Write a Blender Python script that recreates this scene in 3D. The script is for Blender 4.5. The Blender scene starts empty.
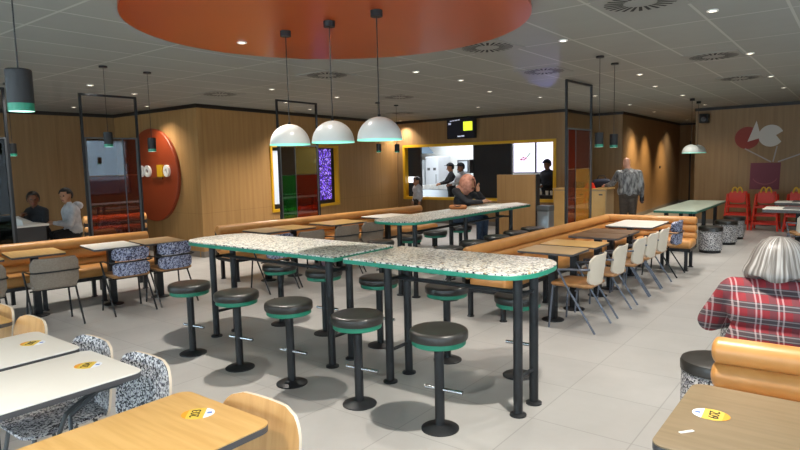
import bpy, bmesh, math, random
import numpy as np
from mathutils import Vector, Matrix, Euler
PI = math.pi
SC = bpy.context.scene
COL = SC.collection
rnd = random.Random(7)

# ------------------------------------------------------------------ helpers
def lin(c):
    if isinstance(c, str):
        c = tuple(int(c[i:i+2], 16) / 255 for i in (0, 2, 4))
    return tuple((x / 12.92 if x <= .04045 else ((x + .055) / 1.055) ** 2.4) for x in c) + (1.0,)

class MB:
    """collects shapes and links them as ONE mesh object"""
    def __init__(s): s.v = []; s.f = []; s.m = []; s.mi = 0
    def mat(s, i): s.mi = i; return s
    def add(s, vs, fs):
        o = len(s.v); s.v += [tuple(p) for p in vs]
        s.f += [tuple(o + i for i in f) for f in fs]; s.m += [s.mi] * len(fs); return s
    def ring_stack(s, rings, cap0=True, cap1=True):
        n = len(rings[0]); vs = [p for r in rings for p in r]; fs = []
        for k in range(len(rings) - 1):
            for i in range(n):
                j = (i + 1) % n
                fs.append((k*n+i, k*n+j, (k+1)*n+j, (k+1)*n+i))
        if cap0: fs.append(tuple(range(n - 1, -1, -1)))
        if cap1: fs.append(tuple((len(rings)-1)*n + i for i in range(n)))
        return s.add(vs, fs)
    def prism(s, poly, z0, z1, bev=0.0):
        cx = sum(p[0] for p in poly) / len(poly); cy = sum(p[1] for p in poly) / len(poly)
        def ins(b):
            if b == 0: return poly
            out = []
            for x, y in poly:
                dx, dy = x - cx, y - cy
                out.append((x - math.copysign(min(b, abs(dx)), dx), y - math.copysign(min(b, abs(dy)), dy)))
            return out
        R = []
        if bev:
            for t in (0, .3, 1):
                b = bev * (1 - math.sin(t * PI / 2)); z = z0 + bev * (1 - math.cos(t * PI / 2))
                R.append([(x, y, z) for x, y in ins(b)])
            for t in (1, .3, 0):
                b = bev * (1 - math.sin(t * PI / 2)); z = z1 - bev * (1 - math.cos(t * PI / 2))
                R.append([(x, y, z) for x, y in ins(b)])
        else:
            R = [[(x, y, z0) for x, y in poly], [(x, y, z1) for x, y in poly]]
        return s.ring_stack(R)
    def box(s, x0, x1, y0, y1, z0, z1, bev=0.0):
        return s.prism([(x0, y0), (x1, y0), (x1, y1), (x0, y1)], z0, z1, min(bev, abs(x1-x0)/2.01, abs(y1-y0)/2.01, abs(z1-z0)/2.01))
    def rbox(s, x0, x1, y0, y1, z0, z1, r, bev=0.0, n=6):
        return s.prism(rpoly(x0, x1, y0, y1, r, n), z0, z1, bev)
    def tube(s, path, r, n=10, caps=True):
        P = [Vector(p) for p in path]; rs = r if isinstance(r, (list, tuple)) else [r] * len(P)
        rings = []; up = None
        for i, p in enumerate(P):
            d = (P[min(i+1, len(P)-1)] - P[max(i-1, 0)]).normalized()
            if up is None:
                up = Vector((0, 0, 1)) if abs(d.z) < .9 else Vector((1, 0, 0))
            a = d.cross(up).normalized(); b = a.cross(d).normalized(); up = b
            rings.append([tuple(p + (a * math.cos(t) + b * math.sin(t)) * rs[i]) for t in [2*PI*k/n for k in range(n)]])
        return s.ring_stack(rings, caps, caps)
    def lathe(s, prof, n=24, c=(0, 0, 0), cap=True):
        rings = [[(c[0] + r*math.cos(2*PI*k/n), c[1] + r*math.sin(2*PI*k/n), c[2] + z) for k in range(n)] for r, z in prof]
        return s.ring_stack(rings, cap, cap)
    def ell(s, c, r, rot=None, n=16, m=10):
        rings = []
        for j in range(m + 1):
            a = -PI/2 + PI * min(max(j, .02), m - .02) / m
            rings.append([Vector((r[0]*math.cos(a)*math.cos(2*PI*k/n), r[1]*math.cos(a)*math.sin(2*PI*k/n), r[2]*math.sin(a))) for k in range(n)])
        M = rot.to_matrix() if rot else Matrix.Identity(3)
        return s.ring_stack([[tuple(M @ p + Vector(c)) for p in R] for R in rings])
    def cap(s, a, b, ra, rb, n=14):
        a = Vector(a); b = Vector(b); d = (b - a); L = d.length or 1e-4; d = d / L
        path = []; rs = []
        for t in (0.05, .35, .65, 1):
            path.append(a - d * ra * math.cos(t*PI/2)); rs.append(max(ra * math.sin(t*PI/2), 1e-3))
        for t in (1, .65, .35, .05):
            path.append(b + d * rb * math.cos(t*PI/2)); rs.append(max(rb * math.sin(t*PI/2), 1e-3))
        return s.tube(path, rs, n)
    def xf(s, M, start=0):
        for i in range(start, len(s.v)): s.v[i] = tuple(M @ Vector(s.v[i]))
        return s
    def mesh(s, name, mats, smooth=38):
        me = bpy.data.meshes.new(name); me.from_pydata(s.v, [], s.f)
        for m in (mats if isinstance(mats, (list, tuple)) else [mats]): me.materials.append(m)
        me.polygons.foreach_set('material_index', s.m)
        bm = bmesh.new(); bm.from_mesh(me); bmesh.ops.recalc_face_normals(bm, faces=bm.faces); bm.to_mesh(me); bm.free()
        if smooth:
            me.polygons.foreach_set('use_smooth', [True] * len(me.polygons))
            me.set_sharp_from_angle(angle=math.radians(smooth))
        return me
    def build(s, name, mats, parent=None, smooth=38, loc=(0, 0, 0), rz=0):
        o = bpy.data.objects.new(name, s.mesh(name, mats, smooth)); COL.objects.link(o)
        o.location = loc; o.rotation_euler = (0, 0, rz)
        if parent: o.parent = parent
        return o

def rpoly(x0, x1, y0, y1, r, n=6):
    out = []
    for cx, cy, a0 in ((x1-r, y1-r, 0), (x0+r, y1-r, PI/2), (x0+r, y0+r, PI), (x1-r, y0+r, 1.5*PI)):
        for k in range(n + 1):
            a = a0 + PI/2*k/n; out.append((cx + r*math.cos(a), cy + r*math.sin(a)))
    return out

def tag(o, label=None, cat=None, group=None, kind=None):
    if label: o['label'] = label
    if cat: o['category'] = cat
    if group: o['group'] = group
    if kind: o['kind'] = kind
    return o
def thing(name, label, cat, loc=(0, 0, 0), rz=0, group=None):
    o = bpy.data.objects.new(name, None); COL.objects.link(o); o.empty_display_size = .1
    o.location = loc; o.rotation_euler = (0, 0, rz)
    return tag(o, label, cat, group)
def struct(o): o['kind'] = 'structure'; return o
def copy_tree(o, parent=None):
    c = o.copy(); COL.objects.link(c)
    if parent is not None: c.parent = parent
    for ch in list(o.children): copy_tree(ch, c)
    return c
def inst(proto, loc, rz=0, label=None, group=None):
    """first use moves the prototype itself, later uses copy it with all its parts"""
    if not proto.get('used'):
        proto['used'] = 1; o = proto
    else:
        o = copy_tree(proto)
    o.location = loc; o.rotation_euler = (0, 0, rz)
    return tag(o, label, None, group)

# ------------------------------------------------------------------ materials
class NT:
    def __init__(s, m): s.t = m.node_tree; s.b = s.t.nodes['Principled BSDF']
    def n(s, typ, ins=None, **kw):
        nd = s.t.nodes.new(typ)
        for k, v in kw.items(): setattr(nd, k, v)
        for k, v in (ins or {}).items():
            if isinstance(v, bpy.types.NodeSocket): s.t.links.new(v, nd.inputs[k])
            else: nd.inputs[k].default_value = v
        return nd
    def math(s, op, a, b=0.0):
        return s.n('ShaderNodeMath', {0: a, 1: b}, operation=op).outputs[0]
    def obj(s): return s.n('ShaderNodeTexCoord').outputs['Object']
    def mix(s, f, a, b):
        nd = s.n('ShaderNodeMix', data_type='RGBA')
        for k, v in ((0, f), (6, a), (7, b)):
            if isinstance(v, bpy.types.NodeSocket): s.t.links.new(v, nd.inputs[k])
            else: nd.inputs[k].default_value = v
        return nd.outputs[2]
    def ramp(s, f, stops, const=False):
        nd = s.n('ShaderNodeValToRGB', {0: f}); cr = nd.color_ramp
        if const: cr.interpolation = 'CONSTANT'
        while len(cr.elements) < len(stops): cr.elements.new(.5)
        for e, (p, c) in zip(cr.elements, stops): e.position = p; e.color = c
        return nd.outputs[0]
    def link(s, out, name): s.t.links.new(out, s.b.inputs[name])

def mat(name, col, rough=.5, metal=0.0, spec=.5, emit=0.0, coat=0.0):
    m = bpy.data.materials.new(name); m.use_nodes = True; b = m.node_tree.nodes['Principled BSDF']
    c = lin(col); b.inputs['Base Color'].default_value = c; b.inputs['Roughness'].default_value = rough
    b.inputs['Metallic'].default_value = metal; b.inputs['Specular IOR Level'].default_value = spec
    if coat: b.inputs['Coat Weight'].default_value = coat; b.inputs['Coat Roughness'].default_value = .15
    if emit:
        b.inputs['Emission Color'].default_value = c; b.inputs['Emission Strength'].default_value = emit
    return m
def mat_noise(name, c1, c2, scale=(8, 8, 8), rough=.5, detail=3, spec=.5, bump=0.0, lo=.35, hi=.65):
    m = mat(name, c1, rough, spec=spec); T = NT(m)
    mp = T.n('ShaderNodeMapping', {'Vector': T.obj(), 'Scale': scale})
    nz = T.n('ShaderNodeTexNoise', {'Vector': mp.outputs[0], 'Scale': 1.0, 'Detail': detail})
    T.link(T.ramp(nz.outputs[0], [(lo, lin(c1)), (hi, lin(c2))]), 'Base Color')
    if bump:
        bp = T.n('ShaderNodeBump', {'Height': nz.outputs[0], 'Strength': bump, 'Distance': .01}); T.link(bp.outputs[0], 'Normal')
    return m
def mat_chips(name, stops, scale, rough=.35):
    m = mat(name, 'cccccc', rough); T = NT(m); co = T.obj()
    nz = T.n('ShaderNodeTexNoise', {'Vector': co, 'Scale': scale * .8, 'Detail': 1.0})
    wob = T.n('ShaderNodeVectorMath', {0: co}, operation='ADD')
    sc = T.n('ShaderNodeVectorMath', {0: nz.outputs['Color']}, operation='SCALE'); sc.inputs['Scale'].default_value = .5 / scale
    T.t.links.new(sc.outputs[0], wob.inputs[1])
    vo = T.n('ShaderNodeTexVoronoi', {'Vector': wob.outputs[0], 'Scale': scale})
    sp = T.n('ShaderNodeSeparateColor', {0: vo.outputs['Color']})
    T.link(T.ramp(sp.outputs[0], [(p, lin(c)) for p, c in stops], True), 'Base Color')
    return m
def mat_wood_wall(name, c1, c2, seam='2a1c10', px=1.22, hz=.82):
    """veneered panels with thin joints; object x runs along the wall"""
    m = mat(name, c1, .42, spec=.3); T = NT(m); co = T.obj()
    mp = T.n('ShaderNodeMapping', {'Vector': co, 'Scale': (14, 14, .7)})
    nz = T.n('ShaderNodeTexNoise', {'Vector': mp.outputs[0], 'Scale': 1.0, 'Detail': 4.0})
    base = T.ramp(nz.outputs[0], [(.3, lin(c1)), (.7, lin(c2))])
    sx = T.n('ShaderNodeSeparateXYZ', {0: co})
    v = T.math('LESS_THAN', T.math('FRACT', T.math('DIVIDE', T.math('ADD', sx.outputs[0], 100.3), px)), .006 / px)
    h = T.math('LESS_THAN', T.math('ABSOLUTE', T.math('SUBTRACT', sx.outputs[2], hz)), .003)
    T.link(T.mix(T.math('MULTIPLY', T.math('MAXIMUM', v, h), .32), base, lin(seam)), 'Base Color')
    return m
def mat_grid(name, c1, c2, line, w, h, off, mortar, rough, var=.5, nscale=1.2):
    m = mat(name, c1, rough); T = NT(m)
    mp = T.n('ShaderNodeMapping', {'Vector': T.obj(), 'Location': off})
    br = T.n('ShaderNodeTexBrick', {'Vector': mp.outputs[0], 'Scale': 1.0, 'Mortar Size': mortar, 'Mortar Smooth': .1,
             'Brick Width': w, 'Row Height': h, 'Color1': lin(c1), 'Color2': lin(c2), 'Mortar': lin(line), 'Bias': 0.0}, offset=0.0, squash=1.0)
    nz = T.n('ShaderNodeTexNoise', {'Vector': mp.outputs[0], 'Scale': nscale, 'Detail': 5.0, 'Roughness': .6})
    mx = T.n('ShaderNodeMix', data_type='RGBA', blend_type='MULTIPLY'); T.t.links.new(br.outputs[0], mx.inputs[6])
    T.t.links.new(T.ramp(nz.outputs[0], [(.3, (1-var, 1-var, 1-var, 1)), (.7, (1, 1, 1, 1))]), mx.inputs[7]); mx.inputs[0].default_value = 1
    T.link(mx.outputs[2], 'Base Color')
    return m, T
def mat_glass(name, col, refl=.12, film=.0):
    m = bpy.data.materials.new(name); m.use_nodes = True; t = m.node_tree
    t.nodes.remove(t.nodes['Principled BSDF']); out = t.nodes['Material Output']
    tr = t.nodes.new('ShaderNodeBsdfTransparent'); tr.inputs[0].default_value = lin(col)
    gl = t.nodes.new('ShaderNodeBsdfGlossy'); gl.inputs['Roughness'].default_value = 0.0; gl.inputs['Color'].default_value = (.9, .95, 1, 1)
    mx = t.nodes.new('ShaderNodeMixShader'); mx.inputs[0].default_value = refl
    df = t.nodes.new('ShaderNodeBsdfTranslucent'); df.inputs[0].default_value = lin(col); d2 = t.nodes.new('ShaderNodeBsdfDiffuse'); d2.inputs[0].default_value = lin(col)
    m2 = t.nodes.new('ShaderNodeMixShader'); t.links.new(df.outputs[0], m2.inputs[1]); t.links.new(d2.outputs[0], m2.inputs[2])
    m3 = t.nodes.new('ShaderNodeMixShader'); m3.inputs[0].default_value = film; t.links.new(tr.outputs[0], m3.inputs[1]); t.links.new(m2.outputs[0], m3.inputs[2])
    t.links.new(m3.outputs[0], mx.inputs[1]); t.links.new(gl.outputs[0], mx.inputs[2]); t.links.new(mx.outputs[0], out.inputs[0])
    return m

M = {}
M['floor'], _ = mat_grid('floor_tile', 'b0aeaa', 'aaa8a5', '979592', .63, .63, (1.63 + .63*20, -3.47 + .63*20, 0), .004, .38, .12, 2.2)
M['ceil'], _ = mat_grid('ceiling_tile', '8f9089', '8b8c86', 'aaa9a2', .6, 1.25, (1.7 + 30, -4.55 + 25, 0), .012, .8, .06, 3)
M['wall'] = mat_wood_wall('wall_veneer', 'ad8656', '9c774a')
M['wall_d'] = mat_wood_wall('wall_veneer_brown', '957650', '856845', hz=-9)
M['trim'] = mat('trim_dark', '1d1712', .5)
M['plinth'] = mat('plinth_grey', '77716a', .5)
M['black'] = mat('black_metal', '1c1e21', .45, spec=.4)
M['blackm'] = mat('matt_black', '141416', .6)
M['steel'] = mat('steel', '9aa0a4', .3, .8)
M['chrome'] = mat('chrome', 'b8bcc0', .22, 1.0)
M['chair_tube'] = mat('chair_tube', '666c78', .35, .5)
M['grey_post'] = mat('grey_post', '55585a', .4, .3)
M['teal'] = mat('teal_edge', '178066', .4)
M['teal_d'] = mat('teal_band', '1a7a5e', .4)
M['cush'] = mat('black_vinyl', '2b2926', .34, spec=.5)
M['terr'] = mat_chips('terrazzo_top', [(0, 'd2d0c8'), (.50, 'b3b1a8'), (.66, '5c5c5a'), (.76, '1d1d1f'), (.88, 'a58c5a'), (.93, '828a84')], 75, .3)
M['terr_n'] = mat_chips('terrazzo_navy', [(0, '9a9fb3'), (.30, '5f6580'), (.55, '24273c'), (.82, '7a8099')], 75, .5)
M['terr_b'] = mat_chips('terrazzo_black_white', [(0, 'c9c7c5'), (.36, '85838a'), (.52, '1c1b20'), (.88, 'a09da2')], 130, .45)
M['tan'] = mat_noise('tan_leather', 'c08a4e', 'b47e44', (5, 5, 5), .38, spec=.45)
M['wood_l'] = mat_noise('table_oak', 'd3ab6c', 'c79d5e', (3, 40, 3), .35)
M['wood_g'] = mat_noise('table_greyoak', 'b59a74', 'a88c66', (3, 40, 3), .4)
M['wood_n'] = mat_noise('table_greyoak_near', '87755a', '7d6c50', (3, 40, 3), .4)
M['wood_d'] = mat_noise('table_brown', '7a5c40', '6c5038', (40, 3, 3), .4)
M['white_t'] = mat('table_white', 'e6e3da', .3)
M['edge'] = mat('table_edge', '4b4a4c', .5)
M['ply'] = mat_noise('plywood', 'cc9c62', 'be8d54', (30, 30, 2), .4)
M['plyedge'] = mat('plywood_edge', 'd9cbb6', .5)
M['beige'] = mat('beige_shell', 'c9bfae', .5)
M['greyfab'] = mat_noise('grey_fabric', '85796b', '7a6e61', (60, 60, 60), .8)
M['seat_w'] = mat_noise('seat_tan', '9a7044', '8b6239', (20, 3, 3), .45)
M['orange'] = mat('orange_disc', 'a3420f', .3, spec=.3, coat=.08)
M['orange_w'] = mat('orange_wall_disc', '8c3717', .5)
M['white'] = mat('white_paint', 'e8e6e0', .45)
M['dome'] = mat('dome_white', 'cfd2cc', .3)
M['yellow'] = mat('yellow_frame', 'd7a51e', .45)
M['red'] = mat('red_metal', 'd02c10', .4)
M['lamp'] = mat('lamp_glow', 'fff2dc', .5, emit=3.6)
M['lamp_t'] = mat('lamp_teal_glow', 'bdf5e4', .5, emit=1.3)
M['vent_b'] = mat('vent_grey', '8a8a84', .8)
M['vent_s'] = mat('vent_slot', '15130f', .8)
M['skin_d'] = mat('skin_brown', '7d5138', .5)
M['skin_m'] = mat('skin_tan', 'b07f60', .5)
M['skin_l'] = mat('skin_pink', 'd79f86', .5)
M['hair_b'] = mat('hair_black', '15110f', .5)
M['eye'] = mat('eye_dark', '100c0a', .3)
M['lip'] = mat('lip', '8a4a40', .5)
M['cl_black'] = mat_noise('cloth_black', '17171b', '202126', (30, 30, 30), .8)
M['cl_white'] = mat_noise('cloth_white', 'c9c9cc', 'b3b4b9', (12, 12, 12), .8)
M['cl_grey'] = mat_noise('cloth_grey', '8c8c8c', '454547', (22, 22, 6), .55, lo=.4, hi=.6)
M['cl_trouser'] = mat_noise('cloth_trouser', '443b33', '3a322b', (20, 20, 20), .8)
M['jean'] = mat_noise('denim', '3c4b60', '303d50', (30, 30, 30), .8)
M['shoe'] = mat('shoe', '1b1a1a', .5)
M['scarf'] = mat_noise('scarf', 'c98d76', 'a9705a', (25, 25, 25), .8)
M['mustard'] = mat('mustard', 'b0812f', .7)
M['g_clear'] = mat_glass('glass_smoke', 'cfc6c0', .24)
M['g_green'] = mat_glass('glass_green', '4fae5c', .08, .10)
M['g_olive'] = mat_glass('glass_olive', 'c9bd80', .08, .10)
M['g_red'] = mat_glass('glass_red', 'bd5f42', .08, .09)
M['g_wine'] = mat_glass('glass_wine', 'b9806e', .10, .08)
M['g_amber'] = mat_glass('glass_amber', 'e4c070', .08, .16)
M['g_dark'] = mat_glass('glass_dark', '6f7a72', .02)
M['g_pane'] = mat_glass('glass_pane', 'e8f0f2', .04)

# ------------------------------------------------------------------ camera
cam = bpy.data.cameras.new('camera'); co = bpy.data.objects.new('camera', cam); COL.objects.link(co)
def rot_rows(p, r, y):
    f = Vector((-math.sin(y)*math.cos(p), math.cos(y)*math.cos(p), -math.sin(p)))
    rt = Vector((math.cos(y), math.sin(y), 0)); u = rt.cross(f); c, s = math.cos(r), math.sin(r)
    return c*rt + s*u, -s*rt + c*u, f
R_, U_, F_ = rot_rows(.104387, -.023611, .659131)
co.matrix_world = Matrix(((R_.x, U_.x, -F_.x, 0), (R_.y, U_.y, -F_.y, 0), (R_.z, U_.z, -F_.z, 1.6827), (0, 0, 0, 1)))
cam.sensor_width = 36; cam.lens = 595.18 / 800 * 36; cam.clip_start = .05
SC.camera = co

CZ = 2.84
# ------------------------------------------------------------------ room shell
def slab(name, x0, x1, y0, y1, z0, z1, m):
    return struct(MB().box(x0, x1, y0, y1, z0, z1).build(name, m, smooth=0))
slab('floor', -13, 2.7, -3.2, 24, -.2, 0, M['floor'])
slab('ceiling', -13, 2.7, -3.2, 24, CZ, CZ + .2, M['ceil'])
def wall(name, p0, p1, m, holes=(), th=.12, trim=True, plinth=True, side=1, z1=CZ):
    """wall standing from p0 to p1 (object x along it, room on its -y side), with rectangular openings (x0,x1,z0,z1)"""
    d = Vector((p1[0]-p0[0], p1[1]-p0[1])); L = d.length; rz = math.atan2(d.y, d.x)
    b = MB(); xs = sorted({0, L, *[h[0] for h in holes], *[h[1] for h in holes]})
    for a, c in zip(xs, xs[1:]):
        hs = [h for h in holes if h[0] <= a + 1e-6 and h[1] >= c - 1e-6]
        if not hs: b.box(a, c, 0, th*side, 0, z1)
        else:
            z = 0
            for h in sorted(hs, key=lambda q: q[2]):
                if h[2] > z: b.box(a, c, 0, th*side, z, h[2])
                z = h[3]
            if z < z1: b.box(a, c, 0, th*side, z, z1)
    o = struct(b.build(name, m, smooth=0, loc=(p0[0], p0[1], 0), rz=rz))
    return o, L, rz
def strip(name, p0, p1, z0, z1, out, m):
    d = Vector((p1[0]-p0[0], p1[1]-p0[1])); L = d.length
    return struct(MB().box(-out, L + out, -out, -.001, z0, z1).build(name, m, smooth=0, loc=(p0[0], p0[1], 0), rz=math.atan2(d.y, d.x)))
PA0, PA1 = (-12.65, -3.0), (-12.65, 6.47)
PB1 = (-9.65, 6.47); PC1 = (-10.55, 13.55); PD1 = (-5.52, 13.55); PE1 = (-5.62, 15.6); PE2 = (-4.85, 15.6); PG1 = (-5.2, 23.2)
PH1 = (-3.29, 23.2); PF0 = (-3.29, 16.3); PF1 = (2.5, 16.05)
segs = [('left', PA0, PA1, M['wall_d']), ('disc', PA1, PB1, M['wall']), ('purple', PB1, PC1, M['wall']), ('kiosk', PD1, PE1, M['wall_d']),
        ('recess', PE1, PE2, M['wall_d']), ('lane', PE2, PG1, M['wall_d']), ('far', PG1, PH1, M['wall_d']), ('art', PF0, PF1, M['wall_d'])]
CWIN = (1.88, 4.29, .69, 2.13)          # purple window in wall_purple (along, height)
DOPEN = (.23, 4.80, .645, 2.165)        # counter opening
k = 0
for nm, a, b_, m in segs:
    wall('wall_' + nm, a, b_, m, holes=[CWIN] if nm == 'purple' else (), side=1)
    k += 1; strip('trim_%d' % k, a, b_, CZ - .07, CZ - .002, .02, M['trim'])
    strip('baseboard_' + nm, a, b_, 0, .11, .012, M['plinth'])
wall('wall_counter', PC1, PD1, M['wall_d'], holes=[DOPEN])
strip('trim_%d' % (k+1), PC1, PD1, CZ - .07, CZ - .002, .02, M['trim'])
strip('baseboard_counter', PC1, PD1, 0, .11, .012, M['plinth'])
wall('wall_art_return', PH1, PF0, M['wall_d'], side=1)
# glazed street side, out of the picture on the right and behind
RW = [(1.2, 5.3, .25, 2.6), (6.0, 8.0, .25, 2.6), (5.95 + 2.0, 5.95 + 2.9, 1.0, 1.0)][:1]
def street_wall(name, p0, p1, holes, wn, frame=True):
    o, L, rz = wall(name, p0, p1, M['wall_d'], holes=holes)
    for h in holes:
        f = MB()
        for a in (h[0], h[1] - .06): f.box(a, a + .06, .02, .1, h[2], h[3])
        for z in (h[2], h[3] - .06): f.box(h[0] + .06, h[1] - .06, .02, .1, z, z + .06)
        w = struct(f.build('window_%d' % wn[0], M['black'], smooth=0, loc=(p0[0], p0[1], 0), rz=rz))
        MB().box(h[0] + .06, h[1] - .06, .055, .065, h[2] + .06, h[3] - .06).build('window_pane', M['g_pane'], w, 0)
        wn[0] += 1
wn = [2]
street_wall('wall_right', PF1, (2.5, -3.0), [(5.75, 7.25, .85, 2.66), (8.4, 12.2, .2, 2.66), (13.0, 18.4, .2, 2.66)], wn)
street_wall('wall_back', (2.5, -3.0), (-12.65, -3.0), [(.6, 6.6, .2, 2.66), (7.4, 13.0, .2, 2.66)], wn)

# vertical dark strip where the lane wall carries a joint
struct(MB().box(-.025, .025, -.03, 0, 0, 2.2).build('trim_12', M['trim'], smooth=0, loc=(-4.83, 23.19, 0), rz=0))

# kitchen behind the counter opening
slab('wall_kitchen_back', -11.9, -5.64, 16.0, 16.1, 0, CZ, mat('kitchen_white', 'd9dbd6', .4))
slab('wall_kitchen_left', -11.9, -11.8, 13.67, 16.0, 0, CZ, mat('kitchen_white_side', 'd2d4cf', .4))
MK = mat('kitchen_steel', '9fa3a5', .35, .6)

# ------------------------------------------------------------------ orange ceiling disc
b = MB(); b.lathe([(1.58, 0), (1.58, .035)], 72)
tag(b.build('ceiling_disc', M['orange'], loc=(-3.45, 3.62, CZ - .036)), 'large glossy orange round disc set in the ceiling above the pendants', 'ceiling panel')

# ------------------------------------------------------------------ ceiling lights
def downlight_proto():
    t = thing('downlight', '', 'ceiling light')
    MB().lathe([(.029, 0), (.044, 0), (.044, .01), (.029, .01)], 20, (0, 0, -.011), cap=False).build('ring', M['white'], t)
    MB().lathe([(.028, 0), (.028, .006)], 20, (0, 0, -.008)).build('lens', M['lamp'], t, 0)
    return t
DP = downlight_proto()
def spot(loc, power, col=(1, .93, .84), size=125, blend=.9, rad=.035, aim=None):
    l = bpy.data.lights.new('spot_beam', 'SPOT'); l.energy = power; l.color = col; l.spot_size = math.radians(size); l.spot_blend = blend; l.shadow_soft_size = rad
    o = bpy.data.objects.new('spot_beam', l); COL.objects.link(o); o.location = loc
    if aim: o.rotation_euler = (Vector(aim) - Vector(loc)).to_track_quat('-Z', 'Y').to_euler()
    return o
PW = 120
DL = [(-4.50, 3.53, 'small bright downlight in the orange ceiling disc', 2.2, -.037),
 (-1.00, 5.45, 'ceiling downlight beside the large round vent at the top right', 2.0, 0),
 (-1.07, 8.02, 'ceiling downlight just right of the second large round vent', 1.9, 0),
 (-1.13, 10.60, 'ceiling downlight just right of the third round vent, above the fish art', 1.5, 0),
 (-1.14, 12.6, 'ceiling downlight furthest along the row above the fish art', 1.4, 0),
 (-2.52, 8.83, 'dim ceiling downlight right of the twin black pendants, nearer one', 2.0, 0),
 (-2.75, 10.50, 'ceiling downlight beyond the twin black pendants, brighter one', 1.8, 0),
 (-2.37, 5.74, 'ceiling downlight left of the twin pendants, near the colour-lit vent', 1, 0),
 (-2.76, 12.47, 'ceiling downlight before the two white domes at the far end', 1, 0),
 (-4.11, 13.69, 'ceiling downlight over the man at the order counter', 2, 0),
 (-4.30, 16.40, 'ceiling downlight washing the wooden lane wall', 1, 0),
 (-2.89, 15.22, 'ceiling downlight beside the black speaker', .7, 0),
 (-3.98, 11.16, 'ceiling downlight by the top of the tall red glass screen', 1, 0),
 (-8.40, 4.00, 'ceiling downlight above the smoked glass screen with thin frame', 2.4, 0),
 (-8.94, 4.92, 'small ceiling downlight behind the top bar of the smoked screen', 3.0, 0),
 (-10.56, 6.04, 'ceiling downlight washing the orange wall disc', 1, 0),
 (-8.33, 3.10, 'ceiling downlight to the right of the big black pendant', 2.0, 0),
 (-11.51, 5.15, 'ceiling downlight near the left wall beside the screen post', .2, 0),
 (-7.14, 6.12, 'ceiling downlight left of the first dome cord, nearer one', 1.0, 0),
 (-7.25, 7.66, 'ceiling downlight behind the cord of the middle white dome', 1.5, 0),
 (-9.17, 8.86, 'ceiling downlight by the top bar of the green glass screen', 3.0, 0),
 (-8.43, 7.54, 'ceiling downlight inside the top bar of the green glass screen', 3.0, 0),
 (-4.58, 6.32, 'ceiling downlight just beyond the orange disc, nearer one', 1, 0),
 (-4.60, 7.44, 'ceiling downlight beyond the orange disc, further one', 1, 0),
 (-6.62, 11.40, 'ceiling downlight above the hanging order screen', 1.8, 0),
 (-10.2, 13.30, 'ceiling downlight in the corner left of the order screen', 1.6, 0),
 (-4.51, 21.0, 'ceiling downlight at the far end of the lane', 1, 0),
 (-4.81, 10.57, 'ceiling downlight left of the tall red glass screen frame', 1, 0),
 (-5.0, 9.0, 'ceiling downlight over the long far bar table', .8, 0)]
for x, y, lab, pw, dz in DL:
    inst(DP, (x, y, CZ + dz), 0, lab, 'round ceiling downlights')
    spot((x, y, CZ + dz - .02), PW * pw * (1 if dz else .62), size=88 if -9.3 < x < -8.3 and y < 6 else 125)
# unseen lights of the same row, plus others added to brighten near tables
for x, y, pw in [(-2.3, -.3, 1.5), (-4.0, -.3, .5), (-.98, 2.88, 2.7), (-.98, .31, .35), (-5.2, .9, .2)]:
    spot((x, y, CZ - .02), PW * pw)
# warm wall washers along the lane wall
for y in (16.6, 18.0, 20.2): spot((-4.15, y, CZ - .03), 300, (1, .74, .42), 72, 1, .12, (-5.0, y, .9))
spot((-10.75, 5.95, CZ - .03), 26, (1, .8, .55), 75, .8, .03, (-10.6, 6.5, 1.3))
spot((-3.4, 3.3, CZ - .06), 20)

# added narrow blue spot at the menu strip for the cold patch by the vent
spot((-5.75, 13.4, 2.2), 260, (.30, .34, 1), 5.5, .6, .02, (-3.42, 7.5, 2.84))

# ------------------------------------------------------------------ ceiling vents
def vent_proto():
    t = thing('ceiling_vent', '', 'vent')
    MB().box(-.29, .29, -.29, .29, -.006, 0).build('plate', M['vent_b'], t, 0)
    s = MB()
    for k in range(24):
        a = 2*PI*k/24; c, sn = math.cos(a), math.sin(a)
        w = .011
        s.add([(c*.12 - sn*-w, sn*.12 + c*-w, -.0075), (c*.26 - sn*-w*1.3, sn*.26 + c*-w*1.3, -.0075), (c*.26 - sn*w*1.3, sn*.26 + c*w*1.3, -.0075), (c*.12 - sn*w, sn*.12 + c*w, -.0075)], [(0, 1, 2, 3)])
    o = s.build('slots', M['vent_s'], t, 0); o['kind'] = 'stuff'
    return t
VP = vent_proto()
for x, y, lab in [(-1.37, 4.78, 'largest round slotted ceiling vent, cut by the top of the picture'),
 (-1.43, 7.93, 'round slotted ceiling vent, second of the row to the fish wall'), (-1.52, 10.48, 'round slotted ceiling vent, third of the row to the fish wall'),
 (-3.09, 5.52, 'round slotted ceiling vent at the edge of the orange disc'), (-3.37, 7.53, 'round slotted ceiling vent lit blue near the tall screen'),
 (-5.56, 5.70, 'round slotted ceiling vent behind the middle dome cord'), (-8.16, 5.92, 'round slotted ceiling vent above the corner of the wooden wall'),
 (-6.54, 8.51, 'round slotted ceiling vent right of the third dome cord'), (-8.58, 11.29, 'furthest round ceiling vent, above the yellow framed counter opening')]:
    inst(VP, (x, y, CZ), 0, lab, 'round ceiling vents')

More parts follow.
